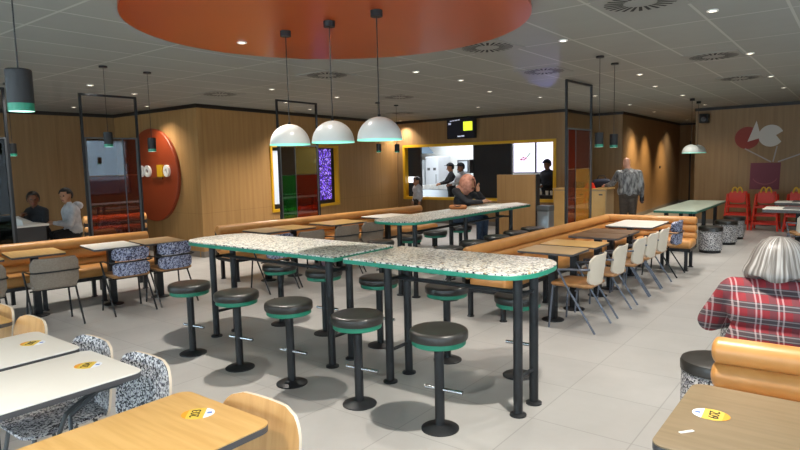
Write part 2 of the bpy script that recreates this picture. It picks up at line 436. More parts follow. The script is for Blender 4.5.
# ------------------------------------------------------------------ pendants
def dome_proto(h):
    """dome lamp; origin at the rim, canopy on the ceiling h above"""
    t = thing('dome_pendant', '', 'pendant lamp')
    pr = []
    for k in range(13):
        a = PI/2*k/12; pr.append((max(.17*math.cos(a), .004), .172*math.sin(a)))
    inn = [(max(r - .006, .003), z - .004 if z > .01 else z) for r, z in pr]
    MB().lathe(pr + inn[::-1], 40, cap=False).build('shade', M['dome'], t)
    MB().lathe([(.162, .012), (.162, .016)], 36).build('diffuser', M['lamp_t'], t, 0)
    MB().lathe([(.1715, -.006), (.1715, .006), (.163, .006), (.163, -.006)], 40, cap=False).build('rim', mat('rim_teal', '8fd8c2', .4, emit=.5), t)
    MB().tube([(0, 0, .17), (0, 0, h)], .004, 6).build('cord', M['blackm'], t)
    MB().lathe([(.012, .168), (.012, .188)], 10).build('socket_cap', M['blackm'], t)
    MB().lathe([(.045, h - .045), (.045, h)], 20).build('canopy', M['blackm'], t)
    return t
dp = dome_proto(CZ - .037 - 1.858)
for x, lab in [(-3.88, 'white dome pendant with teal rim, leftmost over the speckled bar table'), (-3.37, 'white dome pendant with teal rim, middle one under the orange disc'), (-2.885, 'white dome pendant with teal rim, rightmost and largest looking')]:
    inst(dp, (x, 3.50, 1.858), 0, lab, 'white dome pendants under the orange disc')
dq = dome_proto(CZ - 1.75)
inst(dq, (-2.76, 13.3, 1.74), 0, 'white dome pendant over the far drum stool table, nearer one', 'far white dome pendants')
inst(dq, (-2.80, 14.1, 1.74), 0, 'white dome pendant over the far drum stool table, partly hidden behind its twin', 'far white dome pendants')
def can_proto(h):
    t = thing('cylinder_pendant', '', 'pendant lamp')
    MB().lathe([(.046, .035), (.048, .04), (.048, .165), (.044, .17), (.004, .172)], 28).build('shade', M['blackm'], t)
    MB().lathe([(.0475, .004), (.0475, .035)], 28, cap=False).build('green_band', M['teal_d'], t)
    MB().lathe([(.045, .004), (.045, .01)], 24).build('diffuser', M['lamp_t'], t, 0)
    MB().tube([(0, 0, .17), (0, 0, h)], .003, 6).build('cord', M['blackm'], t)
    MB().lathe([(.045, h - .02), (.045, h)], 18).build('canopy', M['blackm'], t)
    return t
CAN = {}
for x, y, z, lab in [(-2.69, 1.0, .035, 'black cylinder pendant with green band, large at the upper left'), (-6.79, 3.39, .05, 'black cylinder pendant hanging before the smoked glass screen'),
 (-6.87, 3.96, .0, 'black cylinder pendant in front of the orange wall disc'), (-8.9, 3.16, .0, 'small black cylinder pendant at the left wall above the seated pair'),
 (-7.40, 8.94, 0, 'small black cylinder pendant left of the counter opening, first of two'), (-7.48, 9.62, 0, 'small black cylinder pendant beside the yellow framed opening'),
 (-2.42, 6.93, -.08, 'black cylinder pendant by the tall red screen, left of the pair'), (-2.46, 7.57, -.08, 'black cylinder pendant nearer the lane wall, right of the pair')]:
    if z not in CAN: CAN[z] = can_proto(CZ - 1.885 - z)
    o = inst(CAN[z], (x, y, 1.885 + z), 0, lab, 'black cylinder pendants')

# ------------------------------------------------------------------ speckled bar tables
def bar_outline(x0, x1, w, round0, round1):
    P = []; n = 14; e = 2.6; d = .30
    def arc(cx, sgn):
        out = []
        for k in range(n + 1):
            a = -PI/2 + PI*k/n
            c, s = math.cos(a), math.sin(a)
            out.append((cx + sgn*d*abs(c)**(2/e), math.copysign(abs(s)**(2/e), s)*w/2))
        return out
    P += arc(x1 - d, 1) if round1 else [(x1, -w/2), (x1, w/2)]
    q = arc(x0 + d, -1) if round0 else [(x0, -w/2), (x0, w/2)]
    return P + q[::-1]
def bar_table(label, loc, rz, L, r0, r1, legs, w=.73, H=.985, top=None, group='speckled bar tables with teal edges'):
    t = thing('bar_table', label, 'bar table', loc, rz, group)
    P = bar_outline(-L/2, L/2, w, r0, r1)
    MB().prism(P, H - .012, H, .002).build('tabletop', top or M['terr'], t, 30)
    MB().prism([(x*1.0015, y*1.004) for x, y in P], H - .042, H - .012, .003).build('edge_band', M['teal'], t, 30)
    rails = MB()
    for x in legs:
        for y in (-.12, .12):
            l = MB(); l.lathe([(.031, 0), (.031, H - .042)], 16, (x, y, 0)); l.lathe([(.055, 0), (.055, .012), (.034, .02)], 20, (x, y, 0)); l.build('leg', M['black'], t)
        for z in (.25, .80): MB().tube([(x, -.12, z), (x, .12, z)], .014, 8).build('rung', M['black'], t)
    MB().tube([(legs[0], 0, .80), (legs[-1], 0, .80)], .016, 8).build('rail', M['black'], t)
    return t
bar_table('long speckled bar table with teal edge and rounded far end, five stools at it', (-4.175, 3.575, 0), 0, 2.09, True, False, [-.85, .75])
bar_table('speckled bar table with teal edge, wide rounded end nearest the aisle', (-2.30, 3.575, 0), 0, 1.46, False, True, [-.505, .575])
bar_table('long far bar table where the person in a headscarf sits', (-4.46, 7.1, 0), PI/2, 3.15, True, False, [-1.2, 0, 1.36], .70,
          top=M['terr'])

# ------------------------------------------------------------------ bar stools
def stool_proto():
    t = thing('bar_stool', '', 'stool')
    MB().lathe([(.12, 0), (.12, .008), (.10, .018), (.04, .026), (.034, .03)], 32).build('base', M['black'], t)
    MB().lathe([(.031, .02), (.031, .575)], 18).build('pole', M['black'], t)
    MB().tube([(-.10, 0, .26), (.16, 0, .26)], .013, 10).build('footrest', M['chrome'], t)
    MB().lathe([(.165, .555), (.17, .56), (.17, .588), (.16, .59)], 40).build('seat_ring', M['teal_d'], t)
    MB().lathe([(.17, .588), (.180, .591), (.184, .600), (.184, .632), (.180, .643), (.170, .650), (.15, .653), (.02, .654)], 40).build('cushion', M['cush'], t)
    return t
SP = stool_proto(); k = 0
G1 = 'black round stools with teal rings at the speckled bar tables'
for x, lab in [(-4.74, 'black round bar stool of the front row, furthest from the aisle'), (-4.06, 'black round bar stool in the front row, second from the far end'), (-3.42, 'black round bar stool in the front row, middle of five'), (-2.72, 'black round bar stool in the front row, second nearest'), (-2.04, 'black round bar stool with clear chrome footrest, nearest and largest')]:
    inst(SP, (x, 3.0, 0), .12, lab, G1)
for x, lab in [(-4.82, 'black round bar stool behind the speckled table, furthest of the back row'), (-4.17, 'black round bar stool behind the speckled table, second from the far end'), (-3.46, 'black round bar stool behind the gap between the two speckled tables'), (-2.72, 'black round bar stool behind the rounded speckled table, left of its end legs'), (-2.06, 'black round bar stool behind the end legs of the rounded speckled table')]:
    inst(SP, (x, 4.13, 0), .12, lab, G1)
G2 = 'black round stools at the far bar table'
for y, lab in [(6.02, 'black round stool at the far bar table, near side, closest to the rounded end'), (6.62, 'black round stool at the far bar table, near side, second from the rounded end'), (7.25, 'black round stool at the far bar table, near side, third along'), (7.82, 'black round stool at the far bar table, near side, fourth along'), (8.38, 'black round stool at the far bar table, near side, furthest')]:
    inst(SP, (-3.93, y, 0), PI/2, lab, G2)
for y, lab in [(6.1, 'black round stool at the far bar table, wall side, nearest the rounded end'), (6.75, 'black round stool at the far bar table, wall side, second along'), (7.4, 'black round stool on the wall side, just before the person in a headscarf'), (8.12, 'black round stool the person in a headscarf sits on')]:
    inst(SP, (-5.06, y, 0), PI/2, lab, G2)

# ------------------------------------------------------------------ banquettes
def banquette(name, label, p0, p1, rolls=3, group=None, legs=3, back_h=.81, R=.072, seat0=0.0):
    """tan bench; p0->p1 is the line of its back, seat on the right-hand side of that direction"""
    d = Vector((p1[0]-p0[0], p1[1]-p0[1])); L = d.length
    t = thing(name, label, 'bench', (p0[0], p0[1], 0), math.atan2(d.y, d.x), group)
    for k in range(rolls):
        z = back_h - R - k * R * 1.86
        b = MB(); pr = []
        for q in range(8):
            a = PI/2*q/7; pr.append((R*math.sin(a) if q else .004, -.03*math.cos(a)))
        path = [(0 + .03 + v, 0, z) for _, v in pr] + [(L - .03 - v, 0, z) for _, v in pr[::-1]]
        b.tube(path, [r for r, _ in pr] + [r for r, _ in pr[::-1]], 22); b.build('back_roll', M['tan'], t, 50)
    MB().box(.01, L - .01, .02, .06, .30, back_h - R, .01).build('back_board', M['trim'], t)
    MB().rbox(seat0, L, -.47, -.03, .335, .455, .04, .035, 5).build('seat_cushion', M['tan'], t, 50)
    MB().box(seat0 + .02, L - .02, -.44, .03, .29, .335).build('seat_frame', M['black'], t, 0)
    for k in range(legs):
        x = seat0 + .08 + (L - seat0 - .16) * k / max(legs - 1, 1)
        for y in (-.40, .0): MB().box(x - .022, x + .022, y - .022, y + .022, 0, .30).lathe([(.04, 0), (.04, .01)], 16, (x, y, 0)).build('leg', M['black'], t, 30)
    return t
banquette('banquette', 'long tan roll-back bench under the smoked glass screen', (-8.34, 1.6), (-7.93, 4.42), 3, 'tan roll-back benches', 5)
banquette('banquette', 'tan roll-back bench in front of the green glass screen', (-7.58, 5.3), (-7.12, 9.9), 3, 'tan roll-back benches', 6)
banquette('banquette', 'longest arm of the tan corner bench beside the row of beige chairs', (-3.30, 5.4), (-3.23, 9.63), 3, 'tan roll-back benches', 5, .77, .062)
banquette('banquette', 'short tan bench closing the far end of the beige chair row', (-3.29, 9.71), (-1.91, 9.77), 3, 'tan roll-back benches', 3, .77, .062, .57)
banquette('banquette', 'tan roll-back bench in front of the person in a plaid shirt', (-.515, 3.02), (1.3, 3.10), 4, 'tan roll-back benches', 3, .845, .062)
banquette('banquette', 'tan bench behind the smoked glass screen, near the orange wall disc', (-9.15, 5.1), (-9.4, 4.2), 3, 'tan roll-back benches', 2, .98)

# ------------------------------------------------------------------ glass screens
def screen(label, p0, p1, z0, ztop, zg, zs, split, mats, post=.03, gp=.022):
    d = Vector((p1[0]-p0[0], p1[1]-p0[1])); L = d.length
    t = thing('glass_screen', label, 'partition', (p0[0], p0[1], 0), math.atan2(d.y, d.x), 'coloured glass screens in black frames')
    f = MB()
    for x in (0, L - post): f.box(x, x + post, -post/2, post/2, z0, ztop)
    f.box(post, L - post, -post/2, post/2, ztop - post, ztop); f.build('frame', M['black'], t, 0)
    g = MB()
    for x in (post, L - post - gp): g.box(x, x + gp, -.018, .018, z0, zg)
    g.box(post, L - post, -.018, .018, zg, zg + .02); g.build('glazing_frame', M['grey_post'], t, 0)
    xs = L * split
    MB().box(xs - .006, xs + .006, -.008, .008, z0, zg).build('mullion', M['grey_post'], t, 0)
    cells = [(post + gp, xs - .006, zs, zg), (xs + .006, L - post - gp, zs, zg), (post + gp, xs - .006, z0, zs - .008), (xs + .006, L - post - gp, z0, zs - .008)]
    for (a, b_, c, e), m in zip(cells, mats): MB().box(a, b_, -.003, .003, c, e).build('glass_pane', m, t, 0)
    MB().box(0, L, -.025, .025, z0 - .03, z0).build('foot_rail', M['black'], t, 0)
    for x in (.1, L - .13): MB().box(x, x + .04, -.018, .018, 0, z0 - .03).build('foot_post', M['black'], t, 0)
    return t
screen('smoked glass screen in a thin black frame, reflecting a window and car', (-8.40, 3.83), (-8.40, 4.64), .72, 2.72, 2.11, 1.60, .70, [M['g_clear'], M['g_wine'], M['g_wine'], M['g_wine']])
screen('glass screen with green, olive and red panes before the purple window', (-7.62, 6.60), (-7.66, 7.56), .60, 2.76, 2.0, 1.52, .40, [M['g_clear'], M['g_olive'], M['g_green'], M['g_red']])
screen('tall glass screen with red and amber panes at the corner bench', (-3.42, 8.40), (-3.40, 9.38), .60, 2.82, 2.11, 1.53, .36, [M['g_red'], M['g_wine'], M['g_wine'], M['g_amber']])
screen('dark glass screen cut by the left edge of the picture', (-8.44, 2.0), (-8.44, 2.96), .60, 2.72, 2.09, 1.15, .5, [M['g_dark']] * 4)

# ------------------------------------------------------------------ dining tables
def dining(label, x0, x1, y0, y1, top, rz=0, posts=1, group=None, H=.749, th=.026, r=.03, off=(0, 0), post_r=.038):
    cx, cy = (x0+x1)/2, (y0+y1)/2; a, b_ = (x1-x0)/2, (y1-y0)/2
    t = thing('dining_table', label, 'table', (cx, cy, 0), rz, group)
    MB().rbox(-a, a, -b_, b_, H - .006, H, r, .0015).build('tabletop', top, t, 30)
    MB().rbox(-a, a, -b_, b_, H - th, H - .006, r, .002).build('edge_band', M['edge'], t, 30)
    for k in range(posts):
        y = 0 if posts == 1 else (-b_*.5 + b_*k)
        ox, oy = off[0], y + off[1]
        MB().box(ox - post_r, ox + post_r, oy - post_r, oy + post_r, .02, H - th - .012, .008).build('post', M['black'], t)
        MB().lathe([(.115, 0), (.115, .008), (.10, .014), (.05, .022)], 32, (ox, oy, 0)).build('base', M['black'], t)
        MB().box(-.2, .2, oy - .03, oy + .03, H - th - .015, H - th).build('bracket', M['black'], t, 0)
    return t
GL = 'small tables along the left bench'
LROT = -.17
dining('oak topped table at the left picture edge beside the tan bench', -7.9, -7.29, 1.93, 2.46, M['wood_l'], LROT, 1, GL)
dining('oak topped table at the tan bench, behind the complete grey chair', -7.86, -7.24, 2.53, 3.07, M['wood_l'], LROT, 1, GL)
dining('pale grey topped table at the tan bench, before the first navy speckled chair', -7.68, -7.04, 3.33, 3.86, M['white_t'], LROT, 1, GL)
dining('grey oak table at the end of the left tan bench', -7.56, -6.94, 3.90, 4.42, M['wood_g'], LROT, 1, GL)
GR = 'small tables along the beige chair row'
dining('grey oak table nearest the rounded bar table, first of the beige chair row', -2.80, -2.20, 5.58, 6.06, M['wood_g'], 0, 1, GR)
dining('oak table second along the beige chair row', -2.80, -2.17, 6.14, 6.60, M['wood_l'], 0, 1, GR)
dining('dark brown table third along the beige chair row', -2.80, -2.20, 6.94, 7.39, M['wood_d'], 0, 1, GR)
dining('dark brown table pushed behind the other brown one in the beige chair row', -2.80, -2.20, 7.41, 7.86, M['wood_d'], 0, 1, GR)
dining('white table at the far end of the beige chair row', -2.78, -2.16, 8.22, 9.14, M['white_t'], 0, 1, GR, off=(-.1, 0))
GM = 'small tables along the bench by the green glass screen'
MR = -.10
dining('oak table behind the left half of the speckled bar table', -7.15, -6.55, 5.42, 5.88, M['wood_g'], MR, 1, GM)
dining('oak table second along the bench by the green glass screen', -7.1, -6.5, 5.90, 6.34, M['wood_l'], MR, 1, GM)
dining('oak table in the middle of the bench right of the green glass screen', -6.99, -6.38, 6.62, 7.36, M['wood_l'], MR, 1, GM)
dining('white table at the far end of the bench under the purple window', -6.95, -6.35, 7.85, 8.60, M['white_t'], MR, 1, GM)
# near tables
GN = 'near tables with number stickers'
dining('oak table filling the lower left, with yellow number sticker', -2.22, -1.66, .66, 1.36, M['wood_l'], 0, 1, GN, th=.03, r=.05, off=(0, -.2))
dining('white table with number sticker, in front of the oak table corner', -3.16, -2.60, .66, 1.39, M['white_t'], 0, 1, GN, th=.03, r=.05, off=(0, -.2))
dining('second white table with number sticker, further left behind the first', -3.80, -3.22, .66, 1.39, M['white_t'], 0, 1, GN, th=.03, r=.05, off=(0, -.2))
dining('small oak table corner at the left edge beside plywood chairs', -4.76, -4.18, .72, 1.41, M['wood_l'], 0, 1, GN, th=.03, r=.05, off=(0, -.2))
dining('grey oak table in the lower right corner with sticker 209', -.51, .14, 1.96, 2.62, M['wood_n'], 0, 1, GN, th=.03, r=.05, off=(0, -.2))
# far right white tables
GW = 'white tables before the red high chairs'
dining('white table by the right edge, nearer one before the red high chairs', -1.31, -.3, 11.80, 12.45, M['white_t'], 0, 1, GW, th=.06)
dining('white table by the right edge, further one before the red high chairs', -1.30, -.3, 13.5, 14.1, M['white_t'], 0, 1, GW, th=.06)
for y0, y1, lab in ((11.86, 12.4, 'dark flat sheet on the nearer white table at the right edge'), (13.56, 14.05, 'dark flat sheet on the further white table at the right edge')):
    tag(MB().rbox(-1.02, -.45, y0, y1, .7495, .762, .03, .004).build('dark_sheet', mat('sheet_dark', '5c5a5a', .5)), lab, 'sheet', 'dark sheets on the white tables')  # flat dark sheet covering part of each white top

# drum stool table far right
t = thing('drum_table', 'pale green topped long table with drum stools, under the far domes', 'table', (-2.51, 12.35, 0), 0)
MB().rbox(-.34, .34, -1.4, 1.4, .739, .749, .02, .002).build('tabletop', mat_noise('table_pale_green', 'a9b3a4', '98a294', (8, 8, 8), .3), t, 30)
MB().rbox(-.345, .345, -1.405, 1.405, .705, .739, .02, .002).build('edge_band', mat('edge_darkteal', '1d5f4f', .4), t, 30)
for y in (-1.1, 0, 1.1):
    for x in (-.2, .2): MB().box(x - .03, x + .03, y - .03, y + .03, 0, .705).build('leg', M['black'], t, 0)
def drum_proto():
    t = thing('drum_stool', '', 'stool')
    MB().lathe([(.17, 0), (.17, .05)], 32).build('plinth', M['blackm'], t)
    MB().lathe([(.185, .05), (.19, .055), (.19, .375), (.185, .38)], 40).build('drum', M['terr_b'], t)
    MB().lathe([(.185, .38), (.197, .386), (.198, .43), (.19, .448), (.16, .455), (.02, .456)], 40).build('cushion', M['cush'], t)
    return t
DR = drum_proto(); GD = 'speckled drum stools with black cushions'
for x, y, lab in [(-2.03, 11.45, 'speckled drum stool nearest of the row at the pale green table'), (-1.98, 12.65, 'speckled drum stool second of the row at the pale green table'), (-1.98, 13.55, 'speckled drum stool furthest of the row at the pale green table'),
 (-.645, 3.93, 'speckled drum stool by the end of the near tan bench'), (-.62, 5.1, 'speckled drum stool peeking out under the plaid elbow'), (-.30, 3.46, 'speckled drum stool hidden under the person in plaid')]:
    inst(DR, (x, y, 0), 0, lab, GD)

# number stickers on the near tables
def text_mesh(txt, size, depth=.0008):
    c = bpy.data.curves.new('lettering', 'FONT'); c.body = txt; c.size = size; c.align_x = 'CENTER'; c.align_y = 'CENTER'; c.extrude = depth
    o = bpy.data.objects.new('lettering', c); COL.objects.link(o); bpy.context.view_layer.update()
    me = bpy.data.meshes.new_from_object(o); bpy.data.objects.remove(o); bpy.data.curves.remove(c); return me
MS = {'y': mat('sticker_yellow', 'd9b94a', .5), 'w': mat('sticker_white', 'e9ecf2', .5), 'o': mat('sticker_orange', 'e09a2a', .5), 'k': mat('sticker_ink', '2a2410', .6), 'b': mat('sticker_blue', '5f7bbf', .5)}
def sticker(label, x, y, rz, txt, z=.749):
    """oval: white foot, yellow body with the number, orange head; object +x runs to the orange end"""
    t = thing('table_sticker', label, 'sticker', (x, y, z), rz, 'oval number stickers on the near tables')
    def seg(a, b_, m, nm):
        P = [(-.062*math.cos(q),   .05*math.sin(q)) for q in [2*PI*i/48 for i in range(48)]]
        up = []; n = 14
        for i in range(n + 1):
            xx = a + (b_-a)*i/n; up.append((xx, .05*math.sqrt(max(0, 1 - (xx/.062)**2))))
        lo = [(p, -q) for p, q in up[::-1]]
        MB().prism(up + [p for p in lo if abs(p[1]) > 1e-5], .0003, .0012).build(nm, m, t, 0)
    seg(-.062, -.026, MS['w'], 'white_end'); seg(-.026, .040, MS['y'], 'yellow_field'); seg(.040, .0615, MS['o'], 'orange_end')
    o = bpy.data.objects.new('number', text_mesh(txt, .047)); COL.objects.link(o); o.data.materials.append(MS['k']); o.parent = t
    o.location = (.008, 0, .0016); o.rotation_euler = (0, 0, -PI/2); o.scale = (1, 1.05, 1)
    MB().box(-.052, -.034, -.008, .008, .0012, .0018).build('emblem', MS['b'], t, 0)
    return t
sticker('yellow and white oval sticker reading 209 on the grey oak table', -.39, 2.315, .05, '209')
sticker('yellow and white oval number sticker on the oak table', -1.96, 1.245, PI*1.25, '203')
sticker('yellow oval number sticker on the nearer white table', -2.90, 1.27, PI*1.25, '204')
sticker('yellow oval number sticker on the further white table', -3.54, 1.27, PI*1.25, '205')
tag(MB().box(-.028, .028, -.006, .006, 0, .0015).build('paper_scrap', M['white'], None, 0, (-.43, 2.12, .749), .9), 'tiny white paper scrap on the grey oak table', 'paper')

# ------------------------------------------------------------------ chairs
def panel_grid(w, z0, z1, y0, lean, bow, th, n=10, m=6, rtop=.05, x0=None):
    """bent rounded back panel around x, front at +y"""
    b = MB(); F = []; Bk = []
    for j in range(m + 1):
        v = j / m; z = z0 + (z1 - z0)*v
        e = 0
        for zz in (z - z0, z1 - z):
            if zz < rtop: e = max(e, rtop - math.sqrt(max(0, rtop**2 - (rtop - zz)**2)))
        hw = w/2 - e
        for i in range(n + 1):
            u = -1 + 2*i/n; x = u*hw; y = y0 + lean*v + bow*(x/(w/2))**2
            F.append((x, y + th/2, z)); Bk.append((x, y - th/2, z))
    N = len(F); q = n + 1; fs = []
    for j in range(m):
        for i in range(n):
            a = j*q + i
            fs += [(a, a+1, a+q+1, a+q), (N+a+q, N+a+q+1, N+a+1, N+a)]
    rim = [i for i in range(q)] + [j*q + n for j in range(1, m+1)] + [m*q + i for i in range(n-1, -1, -1)] + [j*q for j in range(m-1, 0, -1)]
    ed = []
    for a, c in zip(rim, rim[1:] + rim[:1]): ed.append((a, N+a, N+c, c))
    b.add(F + Bk, fs + ed)
    return b, len(ed)
def chair_proto(kind):
    t = thing('dining_chair', '', 'chair')
    bm, sm = {'grey': (M['greyfab'], M['greyfab']), 'beige': (M['beige'], M['seat_w']), 'navy': (M['terr_n'], M['seat_w'])}[kind]
    MB().rbox(-.215, .215, -.2, .22, .428, .462, .05, .012, 5).build('seat', sm, t, 50)
    if kind == 'navy':
        for z0, z1 in ((.455, .605), (.628, .775)):
            p, _ = panel_grid(.41, z0, z1, -.215, -.012, .05, .05, rtop=.045); p.build('back_cushion', bm, t, 50)
    else:
        p, _ = panel_grid(.40 if kind == 'beige' else .46, .45, .75 if kind == 'beige' else .765, -.205, -.04, .05, .022 if kind == 'beige' else .035, rtop=.055 if kind == 'beige' else .035); p.build('backrest', bm, t, 50)
    fm = M['black'] if kind != 'beige' else M['chair_tube']
    path = [(-.245, .12, .60), (-.25, 0, .615), (-.25, -.14, .617), (-.235, -.2, .617), (-.19, -.235, .617), (0, -.252, .617), (.19, -.235, .617), (.235, -.2, .617), (.25, -.14, .617), (.25, 0, .615), (.245, .12, .60)]
    if kind == 'beige':
        for q in (-1, 1): MB().tube([(q*.245, .12, .60), (q*.25, -.02, .612), (q*.245, -.12, .615), (q*.20, -.185, .615)], .011, 8).build('arm_rail', fm, t)
    else: MB().tube(path, .0085, 8).build('arm_rail', fm, t)
    for s in (-1, 1):
        MB().tube([(s*.245, .12, .60), (s*.235, .03, .43), (s*.235, -.25, 0)], .0105, 8).build('leg', fm, t)
        MB().tube([(s*.2, .19, .43), (s*.225, .22, 0)], .0105, 8).build('leg', fm, t)
    MB().tube([(-.2, .17, .42), (.2, .17, .42)], .009, 6).tube([(-.225, -.05, .40), (.225, -.05, .40)], .009, 6).build('seat_frame', fm, t)
    return t
CG, CB, CN = chair_proto('grey'), chair_proto('beige'), chair_proto('navy')
HP = PI/2
GC = 'grey backed chairs'
inst(CG, (-7.0, 2.05, 0), HP + LROT, 'grey backed chair cut by the left edge of the picture', GC)
inst(CG, (-6.97, 2.74, 0), HP + LROT, 'grey backed chair with black arm rail, complete one at the left oak table', GC)
inst(CN, (-6.89, 3.54, 0), HP + LROT + .03, 'navy and white speckled chair at the pale grey table, left of the two', 'navy speckled chairs')
inst(CN, (-6.86, 4.08, 0), HP + LROT + .06, 'navy and white speckled chair by the end of the left bench, right of the two', 'navy speckled chairs')
inst(CN, (-6.28, 5.27, 0), HP + MR, 'navy speckled chair mostly hidden behind the long speckled bar table', 'navy speckled chairs')
inst(CG, (-6.26, 5.82, 0), HP + MR, 'grey chair behind the bar table, first right of the hidden navy chair', GC)
inst(CG, (-6.26, 6.56, 0), HP + MR, 'grey chair behind the bar table, in front of the middle oak table', GC)
inst(CG, (-6.26, 7.16, 0), HP + MR, 'grey chair behind the bar table, nearest the far bar table end', GC)
RC = 'beige backed chairs in the right row'
for y, lab in [(5.76, 'beige backed chair nearest in the right row, seat and arms clearly seen'), (6.45, 'beige backed chair second in the right row'), (7.15, 'beige backed chair third in the right row, by the dark brown table'), (7.68, 'beige backed chair fourth in the right row, by the dark brown table'), (8.22, 'beige backed chair fifth in the right row, at the white table')]:
    inst(CB, (-2.2, y, 0), HP, lab, RC)
inst(CN, (-2.2, 8.99, 0), HP, 'bluish speckled chair last in the beige row, at the white table', 'navy speckled chairs')
inst(CB, (-.62, 11.1, 0), 0.4, 'beige backed chair half seen by the right edge beside the white table', RC)

def ply_proto(front):
    t = thing('plywood_chair', '', 'chair')
    b, ne = panel_grid(.47, .40, .785, -.20, -.05, .035, .014, 16, 22, .11)
    n = len(b.f); b.m = [0] * n
    half = (n - ne) // 2
    for i in range(n):
        if i >= n - ne: b.m[i] = 1
        elif i % 2 == 0: b.m[i] = 2
    b.build('backrest', [M['ply'], M['plyedge'], front], t, 50)
    s = MB().rbox(-.2, .2, -.2, .21, .425, .442, .07, .005, 6); s.build('seat', front, t, 50)
    MB().tube([(0, -.13, .43), (0, -.205, .44), (0, -.222, .56)], .012, 8).build('back_bracket', M['grey_post'], t)
    for sx in (-1, 1):
        for y0, y1 in ((.15, .22), (-.13, -.24)):
            MB().tube([(sx*.15, y0, .42), (sx*.2, y1, 0)], .011, 8).build('leg', M['grey_post'], t)
    for q in (-1, 1): MB().tube([(q*.2, .06, .415), (q*.245, .04, .52), (q*.25, -.1, .60), (q*.22, -.2, .61)], .011, 8).build('arm_rail', M['grey_post'], t)
    return t
PT, PW_ = ply_proto(M['terr_b']), ply_proto(M['ply'])
GT = 'plywood shell chairs at the near tables'
inst(PT, (-2.68, 1.22, 0), PI, 'black and white speckled shell chair behind the nearer white table', GT)
inst(PT, (-3.215, 1.22, 0), PI, 'black and white speckled shell chair behind the further white table', GT)
inst(PW_, (-1.79, 1.19, 0), PI, 'plain plywood shell chair behind the oak table corner', GT)
inst(PW_, (-4.0, 1.22, 0), PI, 'small looking plywood shell chair just behind the further white table', GT)
inst(PW_, (-4.55, 1.24, 0), PI, 'plywood shell chair cut by the left edge behind the small oak table', GT)

# ------------------------------------------------------------------ purple window in the wooden wall
WC = (PA1[0] + 3.0, PA1[1]); RZC = math.atan2(PC1[1]-PB1[1], PC1[0]-PB1[0])
t = thing('display_window', 'yellow framed black window with glittering purple panel in the wooden wall', 'display window', (PB1[0], PB1[1], 0), RZC)
f = MB(); x0, x1, z0, z1 = CWIN
for a in (x0, x1 - .055): f.box(a, a + .055, -.03, .10, z0, z1)
for z in (z0, z1 - .055): f.box(x0 + .055, x1 - .055, -.03, .10, z, z + .055)
f.build('frame', M['yellow'], t, 0)
MB().box(x0 + .05, x1 - .05, .09, .118, z0 + .05, z1 - .05).build('back_panel', M['blackm'], t, 0)
pm = mat('purple_glitter', '5a35b0', .4); T = NT(pm)
vo = T.n('ShaderNodeTexVoronoi', {'Vector': T.obj(), 'Scale': 42.0}); sp = T.n('ShaderNodeSeparateColor', {0: vo.outputs['Color']})
cc = T.ramp(sp.outputs[0], [(0, lin('0c0614')), (.35, lin('3a1c86')), (.6, lin('6b45d6')), (.85, lin('b59cf5'))], True)
T.link(cc, 'Base Color'); T.link(cc, 'Emission Color'); T.b.inputs['Emission Strength'].default_value = .9
MB().box(3.52, 4.09, .07, .09, .84, 2.05).build('glitter_panel', pm, t, 0)
MB().box(x0 + .09, x0 + .32, .07, .09, .85, 2.0).build('pale_panel', mat('pale_glow', 'b9c2cf', .4, emit=.5), t, 0)  # painted glow standing in for the bright view through the opening

# orange wall disc with raised letters
t = thing('wall_disc', 'big orange disc on the left wall with white and yellow letters', 'wall sign', (-11.18, 6.46, 1.55), 0)
R = Matrix.Rotation(PI/2, 4, 'X')
MB().lathe([(.92, 0), (.92, .05), (.91, .06)], 72).xf(R).build('disc', M['orange_w'], t)
def oval(cx, cz, rx, rz_, nm, m, inner=None):
    P = [(cx + rx*math.cos(q), cz + rz_*math.sin(q)) for q in [2*PI*i/28 for i in range(28)]]
    b = MB()
    if inner:
        Q = [(cx + rx*inner*math.cos(q), cz + rz_*inner*math.sin(q)) for q in [2*PI*i/28 for i in range(28)]]
        n = 28; vs = [(x, y, .06) for x, y in P] + [(x, y, .10) for x, y in P] + [(x, y, .10) for x, y in Q] + [(x, y, .06) for x, y in Q]
        fs = []
        for k in range(3):
            for i in range(n): j = (i+1) % n; fs.append((k*n+i, k*n+j, (k+1)*n+j, (k+1)*n+i))
        b.add(vs, fs)
    else: b.prism(P, .06, .10)
    return b.xf(R).build(nm, m, t)
oval(-.35, .08, .10, .115, 'letter', M['white'], .45); oval(-.11, .08, .115, .115, 'letter', M['white'], .42)
MB().prism([(.26, -.03), (.45, -.03), (.45, .20), (.26, .20)], .06, .1).xf(R).build('letter', M['yellow'], t, 0)
MB().prism([(.06, -.08), (.40, -.08), (.40, -.04), (.06, -.04)], .06, .09).xf(R).build('strip', mat('sign_brown', '6d3517', .5), t, 0)
oval(.58, .08, .10, .115, 'letter', M['white'], .35)

# ------------------------------------------------------------------ counter opening
x0, x1, z0, z1 = DOPEN; f = MB()
for a in (x0, x1 - .07): f.box(a, a + .07, -.035, .13, z0, z1)
for z in (z0, z1 - .07): f.box(x0 + .07, x1 - .07, -.035, .13, z, z + .07)
struct(f.build('trim_14', M['yellow'], None, 0, (PC1[0], PC1[1], 0)))
tag(MB().box(-8.13, -7.02, 13.72, 13.80, 0, CZ).build('black_panel', M['blackm'], None, 0), 'tall black panel inside the counter opening, middle', 'panel')
tag(MB().box(-10.42, -9.86, 13.75, 13.82, 0, CZ).build('black_panel', M['blackm'], None, 0), 'narrow black panel at the left end of the counter opening', 'panel')
tag(MB().rbox(-.06, .06, -.03, .0, 0, .36, .02, .008).build('intercom', M['black'], None, 38, (-8.17, 13.70, 1.36)), 'black intercom handset on the edge of the black panel', 'intercom')
t = thing('order_sign', 'small bright screen on the narrow black panel in the counter opening', 'screen', (-10.10, 13.72, 1.19), 0)
